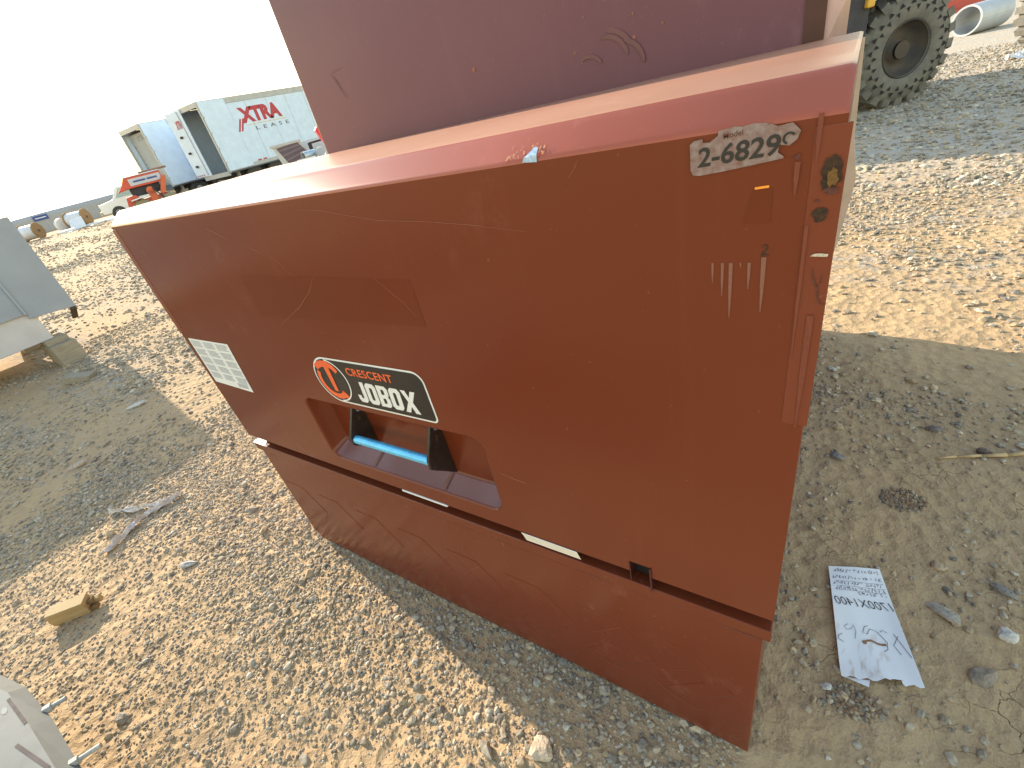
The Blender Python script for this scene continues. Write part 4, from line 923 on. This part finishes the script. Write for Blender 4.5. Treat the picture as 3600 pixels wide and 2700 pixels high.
o = mesh_obj('scrap_sheet', MB().prism([(-36.4, 11.2, .0), (-36.2, 12.6, .0), (-36.6, 12.7, .05), (-36.8, 11.3, .05)], (0, 0, .10)), SHEET, None, origin=(-36.5, 11.9, 0)); tag(o, 'long white scrap strip right of the last brown drum', 'sheet')
for q in range(9):
    xx = -36.6+rnd.uniform(-.6, .4); yy = 9+q*.38; w_ = rnd.uniform(.08, .25)
    o = mesh_obj('scrap_piece', MB().prism([(xx, yy, 0), (xx+w_, yy+.05, 0), (xx+w_*.9, yy+.16, 0), (xx-.05, yy+.14, 0)], (0, .02, rnd.uniform(.03, .09))), [SHEET, CREAMP, WOODF][q % 3], None, origin=(xx, yy, 0))
    tag(o, ['leftmost', 'second', 'third', 'fourth', 'middle', 'sixth', 'seventh', 'eighth', 'rightmost'][q]+' of the small scrap pieces from the left in front of the reels', 'scrap', 'small scrap in front of the reels')
SHED = mat('shed_metal', (0.34, 0.325, 0.315), 0.6, var=0.06, scale=0.6)
shed = thing('long_low_shed', 'long low grey shed with a rounded left end and a blue sign', 'shed', (-52, 14, 0))
# long axis runs across the view
ux = Vector((0.20, 0.98, 0)); uy = Vector((-0.98, 0.20, 0)); o0 = Vector((-51.0, 8.6, 0))
sec = [(0, 0), (0, 1.05), (.35, 1.30), (1.2, 1.42), (2.4, 1.42), (3.2, 1.25), (3.5, 1.0), (3.5, 0)]
V = []; stations = [(0, .90), (.7, .97), (1.6, 1.02), (3.2, 1.04), (9.5, 1.05), (15, 1.1)]
for d, k_ in stations: V += [o0+ux*d+uy*a+Vector((0, 0, b*k_)) for a, b in sec]
mb = MB().add(V, [(i*8+j, i*8+j+1, (i+1)*8+j+1, (i+1)*8+j) for i in range(5) for j in range(7)]+[tuple(range(8)), tuple(40+i for i in range(8))])
part('shed_shell', mb, SHED, shed)
for d in np.arange(.5, 14.5, .55):
    pp = o0+ux*float(d)-uy*.02; part('shed_rib', MB().prism([pp, pp+ux*.05, pp+ux*.05+Vector((0, 0, 1.0)), pp+Vector((0, 0, 1.0))], uy*.02), mat('rib_pale', (0.40, 0.40, 0.40), .6, var=.05, scale=2) if d == .5 else bpy.data.materials['rib_pale'], shed)
pp = o0+ux*2.55-uy*.06+Vector((0, 0, .86)); sg = part('sign_board', MB().prism([pp, pp+ux*.95, pp+ux*.95+Vector((0, 0, .36)), pp+Vector((0, 0, .36))], uy*.03), mat('sign_blue', (0.03, 0.06, 0.22), .5, var=.1, scale=3), shed)
part('sign_stripe', MB().prism([pp+ux*.12-uy*.006+Vector((0, 0, .15)), pp+ux*.83-uy*.006+Vector((0, 0, .15)), pp+ux*.83-uy*.006+Vector((0, 0, .21)), pp+ux*.12-uy*.006+Vector((0, 0, .21))], uy*.004), SHEET, sg)

# ------------------------------------------------------------------ red boom lift and white pickup in front of the trailers
REDM = mat('machine_red', (0.50, 0.065, 0.035), 0.45, var=0.12, scale=4)
REDO = mat('machine_orange_red', (0.55, 0.11, 0.035), 0.5, var=0.12, scale=4)
MDK = mat('machine_dark', (0.03, 0.028, 0.035), 0.7, var=0.3, scale=8)
MUDT = mat('muddy_tyre', (0.20, 0.165, 0.115), 0.95, col2=(0.30, 0.26, 0.19), scale=12, bump=0.02, bscale=14)
GLASS = mat('tinted_glass', (0.30, 0.42, 0.42), 0.12, var=0.1, scale=2)
lift = thing('boom_lift', 'red boom lift with muddy tyres in front of the white trailers', 'boom lift', (-24.4, 9.45, 0), rad(70)); lift.scale = (.92, .92, .88)
P = lambda nm, mb, m_, par, **k: mesh_obj(nm, mb, m_, par, local=True, **k)
hood = P('hood', MB().prism([(-1.05, -.1, 1.45), (-.75, -.1, 1.72), (-.55, -.1, 2.02), (1.0, -.1, 2.02), (1.0, -.1, 1.52), (-.5, -.1, 1.52)], (0, 1.1, 0)), REDM, lift, bevel=.03)
P('hood_cover', MB().box((-.55, -.11, 2.02), (1.0, 1.01, 2.06)), SHEET, hood, bevel=.02)
P('name_plate', MB().box((-.40, -.125, 1.62), (.95, -.101, 1.93)), mat('plate_grey', (.45, .47, .52), .5, var=.08, scale=4), hood)
P('plate_lettering', MB().box((-.22, -.132, 1.74), (.30, -.126, 1.82)).box((.36, -.132, 1.74), (.80, -.126, 1.82)), bpy.data.materials['sign_blue'], hood)
P('turntable', MB().box((-.55, .05, 1.12), (.75, .95, 1.52)), MDK, lift, bevel=.02)
ch = P('chassis', MB().prism([(-1.0, -.15, .62), (-.85, -.15, 1.18), (-.45, -.15, 1.22), (-.2, -.15, .95), (.9, -.15, 1.0), (1.0, -.15, .55)], (0, 1.3, 0)), REDM, lift, bevel=.02)
P('knuckle', MB().cyl((.25, -.2, 1.25), (.25, .5, 1.25), .18, 16).box((.1, -.2, .8), (.42, .4, 1.25)), REDO, lift)
P('boom', MB().prism([(.55, -.3, 1.0), (.80, -.3, 1.0), (1.15, -.3, 1.75), (.95, -.3, 1.75)], (0, .25, 0)), REDO, lift, bevel=.01)
P('hose', MB().cyl((.35, -.32, 1.35), (.62, -.34, .8), .03, 8).cyl((.62, -.34, .8), (.9, -.34, .6), .03, 8), MDK, lift)
P('upper_arm', MB().box((.15, .4, 2.07), (1.4, .65, 2.16)), mat('arm_brown', (.22, .12, .09), .6, var=.1, scale=3), lift, bevel=.02)
P('drip_cover', MB().prism([(-.72, -.5, .98), (.05, -.5, 1.06), (.05, .0, 1.06), (-.72, .0, .98)], (0, 0, .05)), SHEET, lift)
for x_, y_ in ((-.35, -.35), (.85, -.35), (-.35, 1.0), (.85, 1.0)):
    mb = MB().lathe((x_, y_, .48), (0, 1, 0), [(.2, .02), (.3, 0), (.44, .02), (.48, .08), (.48, .28), (.44, .34), (.3, .36), (.2, .34)], 26)
    for q in range(13):
        a = 2*math.pi*q/13; mb.box((x_+.49*math.cos(a)-.04, y_+.05, .48+.49*math.sin(a)-.04), (x_+.49*math.cos(a)+.04, y_+.31, .48+.49*math.sin(a)+.04))
    w_ = P('wheel', mb, MUDT, lift); P('rim', MB().cyl((x_, y_+.03, .48), (x_, y_+.33, .48), .21, 16), REDM, w_)
pk = thing('pickup_truck', 'white pickup truck half hidden behind the chest corner, left of the boom lift', 'pickup', (-31.2, 10.95, 0), rad(70))
WHITE = mat('car_white', (0.74, 0.74, 0.73), 0.3, var=0.03, scale=3, coat=0.3)
P('body', MB().prism([(-1.3, 0, .45), (-1.3, 0, .95), (-.55, 0, 1.08), (-.15, 0, 1.62), (1.2, 0, 1.66), (1.45, 0, 1.05), (3.8, 0, 1.05), (3.8, 0, .45)], (0, 1.9, 0)), WHITE, pk, bevel=.05)
P('window', MB().prism([(-.38, -.012, 1.10), (-.06, -.012, 1.52), (.45, -.012, 1.55), (.45, -.012, 1.10)], (0, .02, 0)), GLASS, pk)
P('window', MB().prism([(.52, -.012, 1.10), (.52, -.012, 1.55), (1.08, -.012, 1.55), (1.28, -.012, 1.10)], (0, .02, 0)), GLASS, pk)
P('windscreen', MB().prism([(-.535, .12, 1.11), (-.185, .12, 1.58), (-.185, 1.78, 1.58), (-.535, 1.78, 1.11)], (-.012, 0, .012)), GLASS, pk)
P('headlight', MB().box((-1.32, .02, .70), (-1.22, .40, .88)), GLASS, pk); P('headlight', MB().box((-1.32, 1.5, .70), (-1.22, 1.88, .88)), GLASS, pk)
P('bumper', MB().box((-1.42, .0, .42), (-1.29, 1.9, .64)), mat('bumper_tan', (.42, .37, .26), .6, var=.1, scale=4), pk, bevel=.03)
for x_, y_ in ((-.55, -.02), (2.6, -.02), (-.55, 1.70), (2.6, 1.70)):
    w_ = P('wheel', MB().lathe((x_, y_, .38), (0, 1, 0), [(.18, .03), (.24, 0), (.35, .01), (.38, .05), (.38, .18), (.35, .22), (.24, .23), (.18, .2)], 24), RUB, pk, smooth=True)
    P('rim', MB().cyl((x_, y_+.02, .38), (x_, y_+.20, .38), .2, 14), TRG, w_)

# ------------------------------------------------------------------ clutter between the trailers and the maroon cabinet
AR = rad(56.5); U = Vector((math.cos(AR), math.sin(AR), 0)); Vv = Vector((-math.sin(AR), math.cos(AR), 0))
bin_ = thing('scrap_hopper', 'pale grey steel hopper with a dark ribbed front below the trailer lettering', 'hopper', (-9.35, 6.7, 0), AR)
P('shell', MB().prism([(-.10, 0, 1.37), (.52, 0, 1.40), (.95, 0, .62), (.40, 0, .0), (.20, 0, .0)], (0, 1.0, 0)), mat('hopper_grey', (.46, .49, .47), .6, var=.08, scale=4), bin_, bevel=.01)
rb = P('front_panel', MB().prism([(-.02, -.012, 1.345), (.47, -.012, 1.375), (.88, -.012, .70), (.40, -.012, .30)], (0, .011, 0)), mat('hopper_plum', (.10, .075, .095), .55, var=.12, scale=5), bin_)
for q in range(9):
    a = Vector((.0+.047*q, -.02, 1.30-.112*q)); b = Vector((.49+.043*q, -.02, 1.335-.070*q))
    P('rib', MB().prism([a, b, b+Vector((.008, 0, -.028)), a+Vector((.008, 0, -.028))], (0, .009, 0)), mat('hopper_rib', (.17, .13, .16), .5, var=.1, scale=5) if q == 0 else bpy.data.materials['hopper_rib'], rb)
P('rim_bar', MB().box((-.14, -.03, 1.37), (.56, .04, 1.42)), TRG, bin_)
GALV = mat('galvanised', (0.46, 0.53, 0.58), 0.32, metal=0.6, var=0.15, scale=9)
def placed(name, mb, m_, label, cat, **k):
    o = mesh_obj(name, mb, m_, None, **k); tag(o, label, cat); return o
pc = Vector((-7.30, 6.10, 1.095))
stand = thing('pallet_stack', 'grey white crate stack carrying the galvanised ducts', 'crate', (-7.5, 6.45, 0), AR)
for zz in (0.0, .34, .68): P('crate', MB().box((-.45, -.45, zz), (.75, .55, zz+.325)), mat('crate_pale', (.50, .52, .53), .7, var=.1, scale=5) if zz == 0 else bpy.data.materials['crate_pale'], stand, bevel=.01)
o = placed('duct_elbow', MB().tube(pc-U*.22-Vv*.02, pc+U*.02+Vv*.10, .082, .006, 24), GALV, 'short galvanised duct lying left of the round duct mouth', 'duct', origin=(-7.4, 6.0, 1.0))
o = placed('duct_pipe', MB().tube(pc+U*.12-Vv*.16, pc+U*.16+Vv*.40, .092, .006, 28), GALV, 'galvanised round duct with its dark mouth towards the viewer', 'duct', origin=(-7.2, 6.2, 1.0))
o = placed('folded_sheet', MB().prism([pc+U*.26-Vv*.1+Vector((0, 0, -.085)), pc+U*.60-Vv*.1+Vector((0, 0, -.085)), pc+U*.50+Vv*.1+Vector((0, 0, .03)), pc+U*.34+Vv*.1+Vector((0, 0, .0))], (0, 0, .01)), SHEET, 'bent white sheet right of the galvanised duct', 'sheet', origin=(-7.0, 6.3, 1.0))
o = placed('white_board', MB().prism([(-9.95, 7.55, .0), (-9.45, 8.25, .0), (-9.45, 8.25, 1.38), (-9.95, 7.55, 1.36)], (-.05, .04, 0)), mat('board_pale', (.52, .55, .57), .6, var=.06, scale=3), 'pale upright board between the hopper and the red pump unit', 'board', origin=(-9.7, 7.9, 0))
o = placed('board_rail', MB().prism([(-8.85, 7.20, 1.27), (-8.50, 7.66, 1.29), (-8.50, 7.66, 1.33), (-8.85, 7.20, 1.31)], (-.04, .03, 0)).box((-8.86, 7.18, 0), (-8.80, 7.24, 1.3)).box((-8.53, 7.62, 0), (-8.47, 7.68, 1.3)), MDK, 'dark thin rail frame in front of the pale board', 'rail', origin=(-8.7, 7.4, 0))
ru = thing('red_pump_unit', 'bright red machine cowl cut off by the maroon cabinet edge', 'machine', (-7.95, 6.95, 0), AR)
P('cowl', MB().prism([(-.10, 0, 1.50), (-.04, 0, 1.56), (.40, 0, 1.56), (.60, 0, 1.05), (.16, 0, 1.00), (.04, 0, 1.12)], (0, .5, 0)), mat('cowl_red', (.55, .035, .045), .4, var=.08, scale=4), ru, bevel=.025)
P('cowl_cap', MB().box((-.02, .05, 1.56), (.30, .40, 1.60)), MDK, ru); P('engine', MB().box((.10, .03, .45), (.55, .47, 1.06)), mat('engine_dark_red', (.10, .02, .022), .6, var=.2, scale=7), ru)
P('stand', MB().box((.05, .0, 0), (.60, .5, .45)), MDK, ru)
wf = thing('tube_stand', 'small white rectangular tube stand just above the chest top', 'frame', (-5.0, 4.22, 0), AR)
P('top_bar', MB().box((-.13, 0, 1.097), (.135, .015, 1.115)), SHEET, wf)
for xx in (-.13, .12): P('upright', MB().box((xx, 0, 0.0), (xx+.015, .015, 1.097)), SHEET, wf)
P('backing', MB().box((-.11, .02, .30), (.115, .03, 1.09)), MDK, wf)

# ------------------------------------------------------------------ rough terrain machine with big ribbed tyre, right
YEL = mat('machine_yellow', (0.62, 0.34, 0.04), 0.5, var=0.1, scale=4)
TYRE = mat('grey_rubber', (0.105, 0.10, 0.086), 0.9, col2=(0.18, 0.165, 0.135), scale=7, bump=0.004, bscale=30)
RIMD = mat('rim_dark', (0.045, 0.045, 0.05), 0.7, col2=(0.10, 0.075, 0.05), scale=5)
th = thing('rough_terrain_loader', 'dark and yellow loader with a big grey ribbed tyre behind the maroon cabinet', 'loader', (1.2, 8.9, 0))
def big_wheel(c, ax, R_=.645, w_=.42):
    ax = Vector(ax).normalized(); c = Vector(c)
    up = Vector((0, 0, 1)); sd = up.cross(ax).normalized()
    mb = MB().lathe(c, ax, [(.30, .02), (.33, -.01), (.42, -.02), (R_*.80, .0), (R_*.90, .02), (R_*.92, .06), (R_*.92, w_-.06), (R_*.90, w_-.02), (R_*.8, w_), (.33, w_)], 48)
    wh = mesh_obj('wheel', mb, TYRE, th, smooth=True)
    n = 22
    for q in range(n):
        a = 2*math.pi*q/n; b = 2*math.pi*(q+.58)/n
        e1 = math.cos(a)*sd+math.sin(a)*up; e2 = math.cos(b)*sd+math.sin(b)*up; am = (a+b)/2+.10; e3 = math.cos(am)*sd+math.sin(am)*up; b2 = b+.10; e4 = math.cos(b2)*sd+math.sin(b2)*up
        m2 = MB(); r0_, r1_ = R_*.86, R_
        lo = [c+e1*r0_+ax*.0, c+e2*r0_+ax*.0, c+e4*r0_+ax*w_*.52, c+e3*r0_+ax*w_*.52]; hi = [c+e1*r1_+ax*.015, c+e2*r1_+ax*.015, c+e4*r1_+ax*w_*.52, c+e3*r1_+ax*w_*.52]
        m2.add(lo+hi, [(0, 1, 5, 4), (1, 2, 6, 5), (2, 3, 7, 6), (3, 0, 4, 7), (4, 5, 6, 7), (0, 3, 2, 1)])
        off = 2*math.pi*.5/n
        def rot(v): d = v-c; h = d.dot(ax); rr = d-ax*h; return c+ax*(w_-h)+(Matrix.Rotation(off, 3, ax) @ rr)
        m2.add([rot(v) for v in lo+hi], [(0, 4, 5, 1), (1, 5, 6, 2), (2, 6, 7, 3), (3, 7, 4, 0), (4, 7, 6, 5), (0, 1, 2, 3)])
        mesh_obj('tread_lug', m2, TYRE, wh)
        # triangular relief pockets in the sidewall
        am = (a+b)/2
        for rr, ww, fl in ((.50, .042, 1), (.435, .030, -1)):
            am2 = am+(0 if fl > 0 else math.pi/n); em_ = math.cos(am2)*sd+math.sin(am2)*up; tm = -math.sin(am2)*sd+math.cos(am2)*up
            pc_ = c+em_*rr*R_/.645-ax*.0235+ax*(.0 if rr < .47 else .006)
            mesh_obj('side_pocket', MB().add([pc_+tm*ww*.8-em_*.022*fl, pc_-tm*ww*.8-em_*.022*fl, pc_+em_*.034*fl], [(0, 1, 2)]), VOID, wh)
    rim = mesh_obj('rim', MB().lathe(c, ax, [(.305, -.012), (.32, .0), (.30, .05), (.27, .16), (.12, .17), (.10, .10), (.0, .10)], 32), RIMD, wh, smooth=True)
    mesh_obj('hub', MB().cyl(c+ax*.06, c+ax*.17, .10, 14), BLACK, wh)
AX = Vector((-.63, .777, 0))
big_wheel((1.99, 8.40, .640), AX)
big_wheel(Vector((1.99, 8.40, .640))+AX*1.75, AX)
base = Vector((1.99, 8.40, 0)); fwd = Vector((-.777, -.63, 0))      # machine runs away to the left-front, hidden by the cabinet
big_wheel(base+fwd*2.9+Vector((0, 0, .64)), AX); big_wheel(base+fwd*2.9+AX*1.75+Vector((0, 0, .64)), AX)
def slab(nm, a0, a1, b0, b1, z0, z1, m_): 
    pts = [base+fwd*a0+AX*b0, base+fwd*a1+AX*b0, base+fwd*a1+AX*b1, base+fwd*a0+AX*b1]
    return mesh_obj(nm, MB().prism([p+Vector((0, 0, z0)) for p in pts], (0, 0, z1-z0)), m_, th, bevel=.02)
slab('chassis', -.9, 3.9, .55, 1.7, .50, 1.10, MDK); slab('axle', -.1, .1, .3, 1.9, .55, .75, BLACK); slab('mudguard', -.62, .62, .02, .55, 1.40, 1.46, MDK)
slab('engine_cover', .55, 3.9, .45, 1.75, 1.10, 2.10, YEL); slab('cab', .2, 1.6, .55, 1.7, 1.10, 2.75, MDK); slab('rail', -.75, .5, .60, .68, 1.10, 1.22, YEL)
slab('battery_box', .62, 1.6, -.05, .5, .75, 1.75, MDK); slab('step_plate', .60, .70, -.10, .3, 1.18, 1.30, YEL); slab('counterweight', 3.9, 4.6, .3, 2.0, .6, 1.9, YEL)

o = placed('white_pipe', MB().tube((3.55, 17.6, .32), (4.25, 18.6, .32), .32, .04, 28), mat('pipe_white', (.40, .42, .44), .5, var=.1, scale=3), 'pale pipe section lying right of the big ribbed tyre', 'pipe', origin=(3.9, 18.1, 0))
o = placed('steel_beam', MB().box((3.0, 30.5, 0), (12, 30.65, .12)).box((3.0, 30.65, .0), (12, 33, .5)), mat('beam_red', (.42, .07, .05), .5, var=.1, scale=3), 'long red edged steel beam far off at the top right', 'beam', origin=(7, 31, 0))
st = thing('spare_tyre', 'dark knobbly tyre cut by the right edge of the picture', 'tyre', (3.98, 11.9, 0))
mesh_obj('tyre', MB().lathe((3.98, 11.9, .62), (.5, -.86, 0), [(.30, 0), (.42, -.02), (.56, .0), (.58, .05), (.58, .3), (.56, .35), (.42, .37), (.3, .35)], 40), TYRE, st, smooth=True)
mb = MB(); axv = Vector((.5, -.86, 0)).normalized(); sdv = Vector((0, 0, 1)).cross(axv).normalized()
for q in range(24):
    a = 2*math.pi*q/24; e = math.cos(a)*sdv+math.sin(a)*Vector((0, 0, 1)); tt = -math.sin(a)*sdv+math.cos(a)*Vector((0, 0, 1)); c_ = Vector((3.98, 11.9, .62))+e*.56
    mb.prism([c_-tt*.045+axv*.0, c_+tt*.045+axv*.0, c_+tt*.045+axv*.35, c_-tt*.045+axv*.35], e*.06)
mesh_obj('tread', mb, TYRE, st)
o = placed('white_rag', crumple(MB(), [(3.45, 11.1, 0), (3.6, 11.3, 0), (3.72, 11.5, 0)], .22, .10, 5), SHEET, 'crumpled white rag at the foot of the knobbly tyre', 'rag', origin=(3.6, 11.3, 0))

# ------------------------------------------------------------------ overhead wire far off on the left
wire = thing('power_line', 'thin power line faint against the white sky at far left', 'power line', (-66, 12, 0))
PA, PB = Vector((-75, -10, 5.6)), Vector((-62, 48, 7.2))
mb = MB(); last = None
for q in range(13):
    k_ = q/12; p_ = PA.lerp(PB, k_)+Vector((0, 0, -.8*4*k_*(1-k_)))
    if last is not None: mb.cyl(last, p_, .012, 5, caps=False)
    last = p_
part('cable', mb, TRG, wire)
for p_ in (PA, PB): part('pole', MB().cyl((p_.x, p_.y, 0), (p_.x, p_.y, p_.z+.5), .14, 10, .10), TIMBER, wire)
